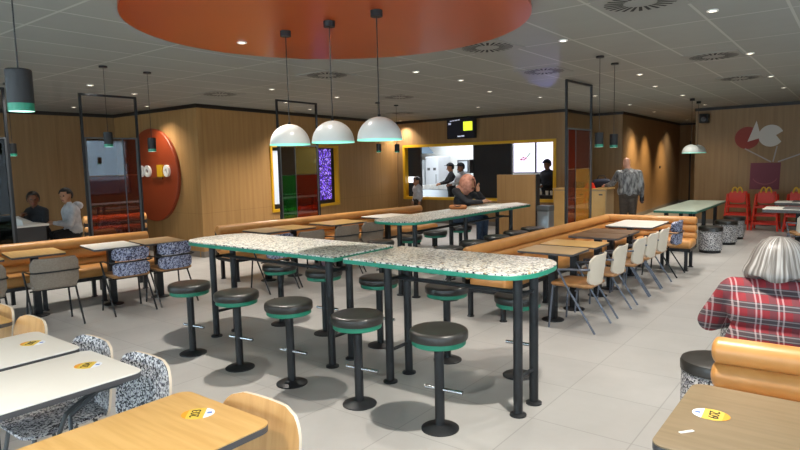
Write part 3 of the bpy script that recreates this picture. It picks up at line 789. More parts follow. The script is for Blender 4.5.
MB().box(-.17, .17, -.03, .02, -.1, .1, .01).build('casing', M['blackm'], t, 0); MB().box(-.155, .155, -.033, -.03, -.085, .085).build('display', mat('screen_white', 'eef4ff', .5, emit=1.0), t, 0)
# hanging order-number screen
t = thing('order_display', 'black hanging screen with yellow square above the counter opening', 'screen', (-8.31, 13.45, 2.53), 0)
MB().box(-.43, .43, -.04, .04, -.26, .26, .012).build('casing', M['blackm'], t, 0)
MB().box(-.41, .41, -.043, -.04, -.235, .245).build('display', mat('screen_dark', '10121c', .3, emit=.25), t, 0)
MB().box(.08, .35, -.047, -.043, -.06, .17).build('yellow_square', mat('screen_yellow', 'dbe83a', .5, emit=.9), t, 0)
sw = mat('screen_text', 'cfd4ea', .5, emit=.5)
for x, w_, z, h_ in ((-.30, .03, .205, .012), (-.225, .035, .212, .012), (-.14, .04, .218, .012), (-.06, .03, .224, .012), (-.05, .05, -.20, .016), (.06, .045, -.195, .016)):
    MB().box(x - w_, x + w_, -.047, -.043, z - h_, z + h_).build('text_line', sw, t, 0)
MB().box(-.38, -.30, -.047, -.043, .11, .16).build('emblem', sw, t, 0)
for x in (-.2, .2): MB().tube([(x, 0, .26), (x, 0, CZ - 2.53)], .012, 8).build('hanger', M['black'], t)
# bright menu boards
sg = mat('menu_white', 'eeeaff', .5, emit=1.15)
for x0, x1, lab in ((-7.41, -6.77, 'bright white menu screen beside the black panel, with red sketch'), (-6.75, -5.95, 'bright white menu screen behind the worker at the counter')):
    t = thing('menu_screen', lab, 'screen', ((x0+x1)/2, 14.6, 1.74), 0, 'bright menu screens'); w = (x1-x0)/2
    MB().box(-w, w, 0, .05, -.41, .45).build('casing', M['blackm'], t, 0)
    MB().box(-w + .015, w - .015, -.004, 0, -.39, .38).build('display', sg, t, 0)
    mk = mat('menu_mark', 'c8326e', .5, emit=.4); gk = mat('menu_mark_green', '6fae5a', .5, emit=.4)
    b = MB()
    for dx, dz, r in ((-.08, -.05, .035), (.0, -.06, .03), (.05, -.02, .03), (-.02, 0, .03)) if 'sketch' in lab else ((.30, .17, .04), (.28, .02, .03)):
        b.prism([(dx + r*math.cos(a), dz + r*.8*math.sin(a)) for a in [2*PI*k/12 for k in range(12)]], .004, .0055)
    b.xf(R).build('picture', mk, t, 0)
    if 'sketch' in lab: MB().prism([(.06, 0), (.09, 0), (.2, .12), (.17, .13)], .004, .0055).xf(R).build('sprig', gk, t, 0)
    MB().box(-.05, .05, .0, .06, .45, CZ - 1.74).build('hanger', M['blackm'], t, 0)
# blue-white light strip over the menu screens
tag(MB().box(-6.85, -5.8, 13.72, 13.76, 2.10, 2.15).build('ceiling_strip_light', mat('strip_blue', '8f9dff', .5, emit=2.0), None, 0), 'bluish light strip over the bright menu screens', 'light')

# kitchen fittings
t = thing('kitchen_cabinet', 'tall steel kitchen cabinet with yellow notice, seen through the opening', 'cabinet', (-11.05, 15.6, 0), 0)
MB().box(-.35, .24, -.3, .38, 0, 1.75, .01).build('body', MK, t, 0); MB().box(-.33, .22, -.32, -.3, .1, 1.45).build('door', mat('steel_light', 'b9bdbe', .35, .4), t, 0)
MB().box(-.28, .02, -.325, -.32, 1.50, 1.70).build('notice', mat('notice_yellow', 'e3cf3b', .5), t, 0)
t = thing('fridge', 'tall white fridge with small dark labels in the kitchen', 'fridge', (-10.55, 15.6, 0), 0)
MB().box(-.24, .24, -.3, .38, 0, 1.85, .02).build('body', mat('fridge_white', 'd6dade', .4), t, 0)
for x in (-.12, .1): MB().box(x - .05, x + .05, -.304, -.3, 1.42, 1.5).build('label_plate', M['edge'], t, 0)
MB().box(.15, .17, -.33, -.3, .9, 1.3).build('handle', MK, t, 0)
tag(MB().box(-11.4, -9.0, 14.75, 15.2, .0, .86, .01).build('kitchen_counter', MK, None, 0), 'steel kitchen counter behind the opening', 'counter')
for i in range(5):
    tag(MB().box(-.1, .1, -.1, .1, 0, .10 + .03*(i % 3), .01).build('food_tray', M['white'], None, 0, (-10.75 + .33*i, 14.95, .861)), ['white food box on the kitchen counter, first from the cabinet side', 'white food box on the kitchen counter, second from the cabinet side', 'white food box on the kitchen counter, in the middle', 'white food box on the kitchen counter, behind the cooks', 'white food box on the kitchen counter, last by the black panel'][i], 'box', 'white boxes on the kitchen counter')
t = thing('wall_picture', 'small dark framed board on the white kitchen wall behind the cooks', 'picture', (-9.83, 15.985, 1.52), 0)
f = MB(); f.box(-.2, -.16, -.03, 0, -.2, .2).box(.16, .2, -.03, 0, -.2, .2).box(-.16, .16, -.03, 0, .16, .2).box(-.16, .16, -.03, 0, -.2, -.16); f.build('frame', M['edge'], t, 0)
MB().box(-.16, .16, -.02, 0, -.16, .16).build('board', MK, t, 0)
t = thing('extractor_hood', 'grey blue extractor hood at the upper left of the kitchen', 'hood', (-11.1, 15.3, 1.95), 0)
MB().ring_stack([[(-.45, -.5, 0), (.3, -.5, 0), (.3, .5, 0), (-.45, .5, 0)], [(-.25, -.2, .3), (.1, -.2, .3), (.1, .4, .3), (-.25, .4, .3)]]).build('canopy', mat('hood_blue', '6f8494', .4, .3), t, 0)
MB().box(-.2, .05, -.1, .3, .3, CZ - 1.95).build('duct', MK, t, 0)
t = thing('kitchen_ceiling_lamp', 'bright ceiling light panel inside the kitchen', 'ceiling light', (-9.6, 14.9, CZ - .035), 0)
MB().box(-.9, .9, -.3, .3, 0, .03).build('diffuser', mat('kitchen_lamp', 'eef2ff', .5, emit=4), t, 0)
al = bpy.data.lights.new('kitchen_lamp', 'AREA'); al.shape = 'RECTANGLE'; al.size = 1.8; al.size_y = .6; al.energy = 40; al.color = (.93, .96, 1)
ao = bpy.data.objects.new('kitchen_lamp', al); COL.objects.link(ao); ao.location = (-9.6, 14.9, CZ - .04)

# wooden panel before the counter, bin, kiosk counter
t = thing('room_divider', 'freestanding wooden panel before the counter, at the end of the far bar table', 'panel', (-5.76, 11.55, 0), 0)
MB().box(-.46, .44, -.06, .06, 0, 1.37, .004).build('board', M['wall'], t, 0)
MB().box(.44, .47, -.07, .07, 0, 1.375).build('side_edge', M['blackm'], t, 0)
t = thing('waste_bin', 'small grey waste bin beside the freestanding wooden panel', 'bin', (-4.93, 11.1, 0), 0)
MB().rbox(-.13, .13, -.13, .13, 0, .66, .03, .006).build('body', M['steel'], t); MB().rbox(-.135, .135, -.135, .135, .66, .77, .03, .01).build('lid', M['grey_post'], t)
t = thing('kiosk_counter', 'pale wooden cabinet counter beside the standing man', 'counter', (-5.02, 13.35, 0), 0)
MB().box(-.6, .62, -.25, .25, .08, .98).build('body', M['wood_g'], t, 0); MB().box(-.62, .64, -.28, .27, .98, 1.01, .006).build('worktop', M['wood_l'], t)
for a, c in ((-.58, .16), (.18, .60)):
    d = MB().box(a, c, -.268, -.25, .12, .95).build('door', M['wood_l'], t, 0); MB().box(c - .14, c - .06, -.275, -.268, .86, .89).build('handle', M['edge'], d, 0)
t = thing('counter_box', 'small red box on the counter beside the standing man', 'box', (-4.80, 13.2, 1.01), 0)
MB().ring_stack([[(-.1, -.08, 0), (.1, -.08, 0), (.1, .08, 0), (-.1, .08, 0)], [(-.06, -.05, .12), (.06, -.05, .12), (.06, .05, .12), (-.06, .05, .12)]]).build('carton', M['red'], t, 0)
t = thing('shoulder_bag', 'dark navy bag on the counter in front of the man', 'bag', (-4.62, 13.42, 1.01), 0)
MB().cap((-.12, 0, .10), (.12, 0, .12), .1, .09).build('pouch', mat('navy_bag', '171d33', .7), t); MB().tube([(-.1, 0, .19), (-.06, 0, .27), (.06, 0, .27), (.1, 0, .2)], .012, 8).build('strap', M['cl_black'], t)
tag(MB().box(-.12, .12, -.04, .04, 0, .14, .02).build('card_reader', M['blackm'], None, 38, (-5.1, 13.3, 1.01)), 'black card reader on the counter, left of the red box', 'card reader')

# ------------------------------------------------------------------ art wall: decals, speaker, high chairs
RZF = math.atan2(PF1[1]-PF0[1], PF1[0]-PF0[0])
def onwall(x, z, off): return (x, PF0[1] + (x - PF0[0])*math.tan(RZF) - off, z)
def decal(label, cat, x, z, poly, m, off=.006, name='wall_decal'):
    b = MB().prism(poly, 0, .004).xf(R)
    return tag(b.build(name, m, None, 0, onwall(x, z, off), RZF), label, cat, 'painted shapes on the art wall')
cir = lambda r, n=40, a0=0, a1=2*PI: [(r*math.cos(a0 + (a1-a0)*i/n), r*math.sin(a0 + (a1-a0)*i/n)) for i in range(n)]
MDr = mat('decal_red', '8a2f22', .6); MDw = mat('decal_white', 'c9c2b8', .6); MDp = mat('decal_plum', '6f2f3c', .6); MDl = mat('decal_line', 'a1958a', .6)
decal('dark red painted circle behind the white fish tail on the art wall', 'wall art', -2.16, 2.07, cir(.26), MDr, .005)
fish = [(.24*math.cos(a)*1.12, .235*math.sin(a)) for a in [math.radians(d) for d in range(28, 333, 9)]] + [(.05, -.02)]
fish = [(.25*math.cos(math.radians(d)), .25*math.sin(math.radians(d))) for d in range(22, 160, 9)] + [(-.30, .36), (-.47, -.12), (-.24, -.05)] + [(.25*math.cos(math.radians(d)), .25*math.sin(math.radians(d))) for d in range(200, 330, 9)] + [(.10, .01)]
bm_ = MB().add([(x, 0, z) for x, z in fish] + [(x, -.004, z) for x, z in fish], [tuple(range(len(fish))), tuple(range(2*len(fish)-1, len(fish)-1, -1))])
n_ = len(fish); bm_.add([(x, 0, z) for x, z in fish] + [(x, -.004, z) for x, z in fish], [(i, (i+1) % n_, n_ + (i+1) % n_, n_ + i) for i in range(n_)])
tag(bm_.build('wall_decal', MDw, None, 0, onwall(-1.68, 2.10, .010), RZF), 'white painted fish shape with open mouth on the art wall', 'wall art', 'painted shapes on the art wall')
def stroke(label, a, b_):
    d = Vector((b_[0]-a[0], b_[1]-a[1])); n = Vector((-d.y, d.x)).normalized()*.014
    decal(label, 'wall art', a[0], a[1], [(-n.x, -n.y), (d.x - n.x, d.y - n.y), (d.x + n.x, d.y + n.y), (n.x, n.y)], MDl)
stroke('thin pale line on the art wall from the red circle down to the plum box', (-2.20, 1.82), (-1.66, 1.50))
stroke('thin pale line on the art wall hanging below the white fish', (-1.55, 1.86), (-1.62, 1.50))
stroke('thin pale line on the art wall rising right from the plum box', (-1.52, 1.50), (-.6, 1.86))
t = thing('wall_decal', 'plum painted box with a smiling curve on the art wall', 'wall art', onwall(-1.77, .86, .006), RZF, 'painted shapes on the art wall')
MB().prism([(-.31, 0), (.29, 0), (.31, .62), (-.30, .62)], 0, .004).xf(R).build('box_shape', MDp, t, 0)
sm = [(.26*math.cos(a), .31 + .2*math.sin(a)) for a in [math.radians(q) for q in range(200, 341, 10)]]
MB().prism(sm + [(x*.98, z + .025) for x, z in sm[::-1]], .004, .007).xf(R).build('smile', mat('decal_smile', '8d4a50', .6), t, 0)
t = thing('speaker', 'small black loudspeaker high on the corner of the art wall', 'speaker', onwall(-3.08, 2.58, .10), RZF)
MB().box(-.10, .10, -.08, .1, -.11, .11, .012).build('cabinet', M['blackm'], t); MB().lathe([(.06, 0), (.05, .01)], 20).xf(R).xf(Matrix.Translation((0, -.08, -.02))).build('cone', M['edge'], t)
tag(MB().box(-.03, .03, -.03, 0, -.04, .04, .005).build('wall_switch', M['edge'], None, 38, (-5.0, 19.8, 1.35), PI/2), 'small dark switch on the far lane wall', 'switch')
def high_proto():
    t = thing('high_chair', '', 'high chair')
    W0, W1, H_ = .25, .19, .80
    for sx in (-1, 1):
        for sy in (-1, 1):
            MB().tube([(sx*W0, sy*.26, 0), (sx*W1, sy*.12, H_)], .022, 8).build('leg', M['red'], t)
    r = MB()
    for z in (.16, .34, .52):
        w = W0 + (W1-W0)*z/H_; d = .26 - .14*z/H_
        for sy in (-1, 1): r.box(-w, w, sy*d - .014, sy*d + .014, z - .025, z + .025)
        for sx in (-1, 1): r.box(sx*w - .014, sx*w + .014, -d, d, z - .025, z + .025)
    r.build('rungs', M['red'], t, 0)
    MB().rbox(-.19, .19, -.14, .12, .50, .525, .03, .005).build('seat', M['red'], t)
    MB().prism([(-.17, .64), (-.10, .60), (.10, .60), (.17, .64), (.15, .84), (-.15, .84)], -.0, .022).xf(Matrix.Translation((0, -.11, 0)) @ R).build('front_panel', M['red'], t, 0)
    MB().prism([(-.18, .76), (.18, .76), (.165, .85), (-.165, .85)], -.0, .022).xf(Matrix.Translation((0, .13, 0)) @ R).build('back_panel', M['red'], t, 0)
    a = MB()
    for sx in (-1, 1):
        a.tube([(sx*.05 - .05*math.cos(q)*1, -.125, .83 + .12*math.sin(q)) for q in [PI*i/12 for i in range(13)]], .016, 8)
    a.build('handle_arches', M['yellow'], t)
    return t
HC = high_proto()
for x, lab in ((-2.19, 'red metal high chair with yellow arches, leftmost by the art wall'), (-1.63, 'red metal high chair with yellow arches, under the plum box'), (-1.03, 'red metal high chair with yellow arches, behind the white tables')):
    inst(HC, (x, 15.42, 0), 0, lab, 'red high chairs at the art wall')

# things on the far bar table and small objects
ZB = .985
t = thing('newspaper', 'open white newspaper on the far end of the far bar table', 'newspaper', (-4.36, 8.38, ZB), -.1)
MB().add([(-.2, -.28, .004), (0, -.28, .02), (.2, -.28, .003), (.2, .28, .003), (0, .28, .022), (-.2, .28, .006), (-.2, -.28, 0), (.2, -.28, 0), (.2, .28, 0), (-.2, .28, 0)], [(0, 1, 4, 5), (1, 2, 3, 4), (6, 9, 8, 7), (0, 6, 7, 2, 1), (2, 7, 8, 3), (3, 8, 9, 5, 4), (5, 9, 6, 0)]).build('sheets', M['white'], t, 0)
t = thing('newspaper', 'crumpled white paper sheets before the person in a headscarf', 'newspaper', (-4.40, 7.70, ZB), -.3)
MB().add([(-.15, -.2, .01), (.02, -.2, .03), (.17, -.2, .01), (.17, .2, .012), (0, .2, .025), (-.15, .2, .005), (-.15, -.2, 0), (.17, -.2, 0), (.17, .2, 0), (-.15, .2, 0)], [(0, 1, 4, 5), (1, 2, 3, 4), (6, 9, 8, 7), (0, 6, 7, 2, 1), (2, 7, 8, 3), (3, 8, 9, 5, 4), (5, 9, 6, 0)]).build('sheets', M['white'], t, 0)
t = thing('handbag', 'flat tan brown bag lying on the far bar table', 'bag', (-4.62, 7.35, ZB), .4)
MB().cap((-.1, 0, .035), (.1, 0, .035), .034, .034).build('pouch', mat('bag_brown', 'a5632f', .6), t); MB().tube([(-.08, 0, .06), (0, -.05, .05), (.08, 0, .06)], .008, 6).build('strap', M['cl_black'], t)
tag(MB().rbox(-.035, .035, -.07, .07, .0005, .009, .01, .003).build('phone', M['blackm'], None, 38, (-4.68, 7.62, ZB), .5), 'dark phone on the far bar table by the headscarfed person', 'phone')

# ------------------------------------------------------------------ people
def sdf_cap(P, a, b, ra, rb):
    a = np.array(a); b = np.array(b); d = b - a; t = np.clip(((P - a) @ d) / max(d @ d, 1e-9), 0, 1)
    return np.linalg.norm(P - a - t[:, None]*d, axis=1) - (ra + (rb - ra)*t)
def sdf_ell(P, c, r):
    q = (P - np.array(c)) / np.array(r); return (np.linalg.norm(q, axis=1) - 1) * min(r)
def fuse(name, prims, vox, parent, smooth=3, disp=None):
    """one continuous skin over all the volumes; each face takes the material of the volume it belongs to"""
    b = MB(); mats = []
    for p in prims:
        if p[-1] not in mats: mats.append(p[-1])
        if p[0] == 'c': b.cap(*p[1:5])
        else: b.ell(p[1], p[2])
    o = bpy.data.objects.new(name, b.mesh(name, mats, 0)); COL.objects.link(o)
    md = o.modifiers.new('r', 'REMESH'); md.mode = 'VOXEL'; md.voxel_size = vox
    sm_ = o.modifiers.new('s', 'SMOOTH'); sm_.iterations = smooth; sm_.factor = .5
    dg = bpy.context.evaluated_depsgraph_get(); me = bpy.data.meshes.new_from_object(o.evaluated_get(dg))
    o.modifiers.clear(); old = o.data; o.data = me; bpy.data.meshes.remove(old); me.name = name
    me.materials.clear()
    for m in mats: me.materials.append(m)
    C = np.empty(len(me.polygons)*3); me.polygons.foreach_get('center', C); C = C.reshape(-1, 3)
    D = np.stack([sdf_cap(C, *p[1:5]) if p[0] == 'c' else sdf_ell(C, p[1], p[2]) for p in prims])
    idx = np.array([mats.index(p[-1]) for p in prims])[D.argmin(0)]
    me.polygons.foreach_set('material_index', idx.astype(np.int32)); me.polygons.foreach_set('use_smooth', [True]*len(me.polygons))
    if parent: o.parent = parent
    return o
def hand(parent, wrist, dirv, up, m, curl=.5, sc=1.0, side=1):
    """palm, four unequal bent fingers and a thumb, one mesh"""
    y = Vector(dirv).normalized(); x = y.cross(Vector(up)).normalized()*side; z = Vector(up).normalized(); z = (z - y*z.dot(y)).normalized()
    F = lambda u, v, w: tuple(Vector(wrist) + (x*u + y*v + z*w)*sc)
    b = MB(); b.cap(F(0, -.02, 0), F(0, .05, 0), .026*sc, .034*sc, 10)
    b.cap(F(-.022, .05, 0), F(.022, .055, 0), .018*sc, .018*sc, 8)
    for u, L in ((-.03, .068), (-.01, .08), (.01, .074), (.03, .058)):
        p0 = (u, .06, 0); a1 = curl*.6; a2 = curl*1.4
        p1 = (u*1.1, .06 + L*.5*math.cos(a1), -L*.5*math.sin(a1)); p2 = (u*1.1, p1[1] + L*.5*math.cos(a2), p1[2] - L*.5*math.sin(a2))
        b.tube([F(*p0), F(*p1), F(*p2)], [.0095*sc, .0088*sc, .007*sc], 8)
    b.tube([F(-.028, .01, 0), F(-.055, .035, -.008), F(-.062, .065, -.018)], [.012*sc, .0105*sc, .008*sc], 8)
    return b.build('hand', m, parent, 60)
def hair_shell(parent, hc, r, yaw, m, fn, n=28, mm=18, name='hair'):
    """cap of hair round the head; fn(azimuth from the face, elevation) says where it grows"""
    b = MB(); keep = {}; vs = []; fs = []
    for j in range(mm + 1):
        el = -PI/2 + PI*j/mm
        for k in range(n):
            az = 2*PI*k/n
            w = 1 + .03*math.sin(9*az + 3*el) * math.cos(el)
            vs.append((hc[0] + r[0]*w*math.cos(el)*math.sin(az + yaw)*-1, hc[1] + r[1]*w*math.cos(el)*math.cos(az + yaw), hc[2] + r[2]*math.sin(el)))
    for j in range(mm):
        for k in range(n):
            az = abs(((k + .5)/n*2*PI + PI) % (2*PI) - PI); el = -PI/2 + PI*(j + .5)/mm
            if fn(az, el): fs.append((j*n + k, j*n + (k+1) % n, (j+1)*n + (k+1) % n, (j+1)*n + k))
    b.add(vs, fs); o = b.build(name, m, parent, 60)
    md = o.modifiers.new('t', 'SOLIDIFY'); md.thickness = .012; md.offset = 1
    return o
short_hair = lambda az, el: el > (.55 if az < .9 else (.1 if az < 1.7 else -.45))
def person(name, label, loc, rz, J, top, bottom, skin, shoe=None, vox=.014, hairm=None, hair_fn=short_hair, hands=(1, 1), curl=.5, face_yaw=0.0, thick=1.0, extra=()):
    t = thing(name, label, 'person', loc, rz)
    shoe = shoe or M['shoe']; k = thick
    H = Vector(J['head']); fy = face_yaw
    fd = Vector((-math.sin(fy), math.cos(fy), J.get('nod', 0))).normalized(); sd = Vector((math.cos(fy), math.sin(fy), 0)); ud = sd.cross(fd)
    hp = lambda u, f, v: tuple(H + sd*u + fd*f + ud*v)
    P = [('e', hp(0, 0, .01), (.076, .092, .108), skin), ('e', hp(0, .025, -.055), (.058, .062, .062), skin),
         ('c', hp(0, .088, .0), hp(0, .112, -.022), .011, .016, skin),
         ('e', hp(.078, -.005, -.01), (.014, .022, .032), skin), ('e', hp(-.078, -.005, -.01), (.014, .022, .032), skin),
         ('c', hp(-.02, .083, -.062), hp(.02, .083, -.062), .008, .008, M['lip']),
         ('c', J['neck'], hp(0, -.015, -.05), .055, .052, skin)]
    for s in (-1, 1): P.append(('e', hp(s*.032, .083, .012), (.014, .009, .008), M['eye']))
    ch, pe = Vector(J['chest']), Vector(J['pelvis'])
    sh = [Vector(J['shR']), Vector(J['shL'])]
    P += [('c', tuple(ch + Vector((-.075, 0, .03))), tuple(ch + Vector((.075, 0, .03))), .125*k, .125*k, top), ('c', tuple(ch), tuple(pe + Vector((0, 0, .06))), .135*k, .13*k, top),
          ('c', tuple(ch + Vector((-.06, 0, -.12))), tuple(ch + Vector((.06, 0, -.12))), .115*k, .115*k, top),
          ('c', tuple(pe + Vector((-.075, 0, .06))), tuple(pe + Vector((.075, 0, .06))), .118*k, .118*k, top),
         ('c', tuple(pe + Vector((-.06, 0, 0))), tuple(pe + Vector((.06, 0, 0))), .112*k, .112*k, bottom),
          ('c', tuple(sh[0]), J['neck'], .06, .055, top), ('c', tuple(sh[1]), J['neck'], .06, .055, top)]
    for S in 'RL':
        if 'el' + S in J:
            P += [('c', J['sh'+S], J['el'+S], .06*k, .048*k, top), ('c', J['el'+S], J['wr'+S], .047*k, .034*k, top)]
        if 'kn' + S in J:
            P += [('c', J['hip'+S], J['kn'+S], .088*k, .06*k, bottom), ('c', J['kn'+S], J['an'+S], .058*k, .042, bottom),
                  ('c', J['an'+S], J['toe'+S], .042, .034, shoe)]
    P += list(extra)
    fuse('body', P, vox, t)
    for i, S in enumerate('RL'):
        if hands[i] and 'wr' + S in J:
            d = Vector(J['wr'+S]) - Vector(J['el'+S]); d = Vector(J.get('hd'+S, d)); u = Vector(J.get('hu'+S, (0, 0, 1)))
            hand(t, tuple(Vector(J['wr'+S]) + d.normalized()*.02), d, u, skin, curl, .95, 1 if S == 'R' else -1)
    if hairm: hair_shell(t, hp(0, -.008, .018), (.086, .104, .118), fy, hairm, hair_fn)
    return t
def standing(h=1.72):
    s = h/1.74
    J = dict(pelvis=(0, 0, .94), chest=(0, .0, 1.27), neck=(0, 0, 1.46), head=(0, .03, 1.615), nod=-.1)
    for S, x in (('R', 1), ('L', -1)):
        J.update({'sh'+S: (x*.175, 0, 1.395), 'el'+S: (x*.235, -.02, 1.12), 'wr'+S: (x*.245, .06, .88), 'hip'+S: (x*.085, 0, .90), 'kn'+S: (x*.095, .02, .49), 'an'+S: (x*.10, -.02, .08), 'toe'+S: (x*.12, .13, .035)})
    return {k: (tuple(v_*s for v_ in v) if isinstance(v, tuple) else v) for k, v in J.items()}
def sitting(sh, drop=None):
    d = .46 if drop is None else drop
    J = dict(pelvis=(0, 0, sh + .11), chest=(0, .03, sh + .43), neck=(0, .05, sh + .60), head=(0, .09, sh + .745), nod=-.1)
    for S, x in (('R', 1), ('L', -1)):
        J.update({'sh'+S: (x*.165, .03, sh + .54), 'el'+S: (x*.23, .10, sh + .29), 'wr'+S: (x*.15, .32, sh + .30), 'hip'+S: (x*.085, .02, sh + .10), 'kn'+S: (x*.11, .42, sh + .09), 'an'+S: (x*.11, .40, sh + .09 - d), 'toe'+S: (x*.12, .53, sh + .05 - d)})
    return J

# 1 person in plaid, seated with the back to us
J = sitting(.456)
J.update(knL=(-.07, .42, .55), anL=(-.07, .40, .09), toeL=(-.08, .53, .05), head=(-.0, .05, 1.14), neck=(0, .02, 1.02), chest=(0, .02, .84), shR=(.19, .02, .985), shL=(-.19, .02, .985), elL=(-.315, .13, .79), wrL=(-.20, .36, .775), elR=(.31, .12, .79), wrR=(.18, .36, .775))
pl = thing('person', 'person with grey bobbed hair and red plaid shirt, seated with back turned', 'person', (-.30, 3.42, 0), 0.02)
plm = mat('plaid', '8f2630', .8); T = NT(plm); sx = T.n('ShaderNodeSeparateXYZ', {0: T.obj()})
def bands(c, per, a, b_): 
    fr = T.math('FRACT', T.math('DIVIDE', T.math('ADD', c, 50.0), per)); return T.math('MULTIPLY', T.math('GREATER_THAN', fr, a), T.math('LESS_THAN', fr, b_))
ux = T.math('ADD', sx.outputs[0], T.math('MULTIPLY', sx.outputs[1], .35)); uz = T.math('ADD', sx.outputs[2], T.math('MULTIPLY', sx.outputs[1], .15))
c = T.mix(T.math('MULTIPLY', bands(uz, .074, .0, .46), .88), lin('7c1822'), lin('303335'))
c = T.mix(T.math('MULTIPLY', bands(ux, .094, .30, .62), .45), c, lin('33343a'))
for a, b_ in ((.05, .12), (.34, .41)): c = T.mix(T.math('MULTIPLY', bands(uz, .074, a, b_), .30), c, lin('b3a9a9'))
for a, b_ in ((.66, .74), (.88, .96)): c = T.mix(T.math('MULTIPLY', bands(ux, .094, a, b_), .38), c, lin('c3b2b2'))
T.link(c, 'Base Color')
sk = M['skin_l']; hc = J['head']
P = [('e', (hc[0], hc[1], hc[2] + .01), (.074, .09, .105), sk), ('e', (0, .075, 1.085), (.056, .06, .06), sk), ('c', (0, .135, 1.14), (0, .16, 1.115), .011, .015, sk), ('c', J['neck'], (0, .04, 1.1), .053, .05, sk),
     ('c', (-.06, 0, .60), (.06, 0, .60), .12, .12, M['jean']), ('c', (0, .02, .8), (0, 0, .6), .12, .12, M['cl_black'])]
for s in (-1, 1): P += [('e', (s*.03, .13, 1.16), (.013, .009, .008), M['eye'])]
P += [('c', (-.02, .133, 1.08), (.02, .133, 1.08), .008, .008, M['lip'])]
for S in 'RL': P += [('c', J['hip'+S], J['kn'+S], .085, .06, M['jean']), ('c', J['kn'+S], J['an'+S], .057, .042, M['jean']), ('c', J['an'+S], J['toe'+S], .042, .034, M['shoe']), ('c', J['el'+S], J['wr'+S], .04, .03, sk), ('c', J['sh'+S], J['el'+S], .045, .04, sk)]
fuse('body', P, .012, pl)
for S, s in (('R', 1), ('L', -1)): hand(pl, tuple(Vector(J['wr'+S]) + Vector((-s*.01, .03, 0))), (-s*.5, 1, 0), (0, 0, 1), sk, .4, .92, s)
P = [('c', (-.10, .01, .90), (.10, .01, .90), .125, .125, plm), ('c', (-.09, .0, .74), (.09, .0, .74), .132, .132, plm), ('c', (-.09, -.01, .62), (.09, -.01, .62), .138, .138, plm), ('c', J['shL'], J['neck'], .07, .06, plm), ('c', J['shR'], J['neck'], .07, .06, plm)]
for S in 'RL': P += [('c', J['sh'+S], J['el'+S], .075, .064, plm), ('c', J['el'+S], J['wr'+S], .062, .045, plm)]
fuse('shirt', P, .011, pl)
hm = mat('hair_grey', '8f8b86', .45); T = NT(hm)
mp = T.n('ShaderNodeMapping', {'Vector': T.obj(), 'Scale': (1, 1, 1)}); sx = T.n('ShaderNodeSeparateXYZ', {0: mp.outputs[0]}); an = T.math('ARCTAN2', sx.outputs[0], T.math('SUBTRACT', sx.outputs[1], .045)); cb = T.n('ShaderNodeCombineXYZ', {0: T.math('MULTIPLY', an, 9.0), 1: T.math('MULTIPLY', sx.outputs[2], 3.0)}); nz = T.n('ShaderNodeTexNoise', {'Vector': cb.outputs[0], 'Scale': 1.0, 'Detail': 3.0})
T.link(T.ramp(nz.outputs[0], [(.30, lin('37322d')), (.5, lin('615c57')), (.72, lin('a5a3a0'))]), 'Base Color')
bp = T.n('ShaderNodeBump', {'Height': nz.outputs[0], 'Strength': .5, 'Distance': .01}); T.link(bp.outputs[0], 'Normal')
prof = [(.005, 1.275), (.045, 1.27), (.08, 1.25), (.105, 1.218), (.122, 1.18), (.136, 1.14), (.150, 1.115), (.157, 1.09), (.150, 1.075), (.11, 1.07), (.03, 1.08)]
n = 44; rings = []
for r, z in prof:
    rg = []
    for k in range(n):
        a = 2*PI*k/n; w = 1 + .018*math.sin(11*a + z*20) + .01*math.sin(23*a)
        ry = .95 if math.sin(a) < 0 else .78
        dz = (.035*max(0, math.sin(a)) + .012*math.sin(5*a)) if z < 1.09 else 0
        rg.append((hc[0] + r*w*math.cos(a), hc[1] - .005 + r*w*ry*math.sin(a), z + dz))
    rings.append(rg)
MB().ring_stack(rings).build('hair', hm, pl, 60)

# 2 man at the kiosk counter, back to us, reaching left
J = standing(1.68)
J.update(shR=(.20, 0, 1.34), shL=(-.20, 0, 1.34))
J.update(elL=(-.30, .20, 1.12), wrL=(-.40, .42, 1.07), head=(-.03, .08, 1.56), elR=(.25, -.05, 1.08), wrR=(.27, .0, .86))
J['hdL'] = (-.4, .9, 0)
person('person', 'bald man in a grey jacket standing with his back turned at the counter', (-3.90, 13.0, 0), .45, J, M['cl_grey'], M['cl_trouser'], M['skin_l'], thick=1.32, face_yaw=.5,
       extra=[('c', (.27, .0, .90), (.28, .03, .74), .05, .045, M['cl_black'])])
# 3 person in a headscarf at the far bar table
J = sitting(.672, .40)
J.update(head=(.05, .20, 1.325), chest=(0, .08, 1.02), neck=(.02, .13, 1.18), elR=(.24, .26, 1.05), wrR=(.12, .46, 1.045), elL=(-.15, .37, 1.06), wrL=(-.02, .335, 1.19), nod=-.35)
J['hdL'] = (.1, -.02, 1); J['huL'] = (0, -1, .1); J['hdR'] = (-.5, .85, .2)
hp3 = person('person', 'person in a pink headscarf and black jacket leaning on the far bar table', (-5.12, 8.16, 0), -HP + .12, J, M['cl_black'], M['jean'], M['skin_m'], curl=.4)
h = J['head']
def scarf_fn(az, el): return not (az < .72 and -.75 < el < .5)
hair_shell(hp3, (h[0], h[1] - .01, h[2] + .005), (.105, .125, .14), 0, M['scarf'], scarf_fn, name='headscarf')
fuse('scarf_drape', [('c', (h[0], h[1] - .06, h[2] - .08), (0, .06, 1.20), .10, .12, M['scarf']), ('c', (-.08, .1, 1.2), (.08, .1, 1.2), .07, .07, M['mustard'])], .014, hp3)
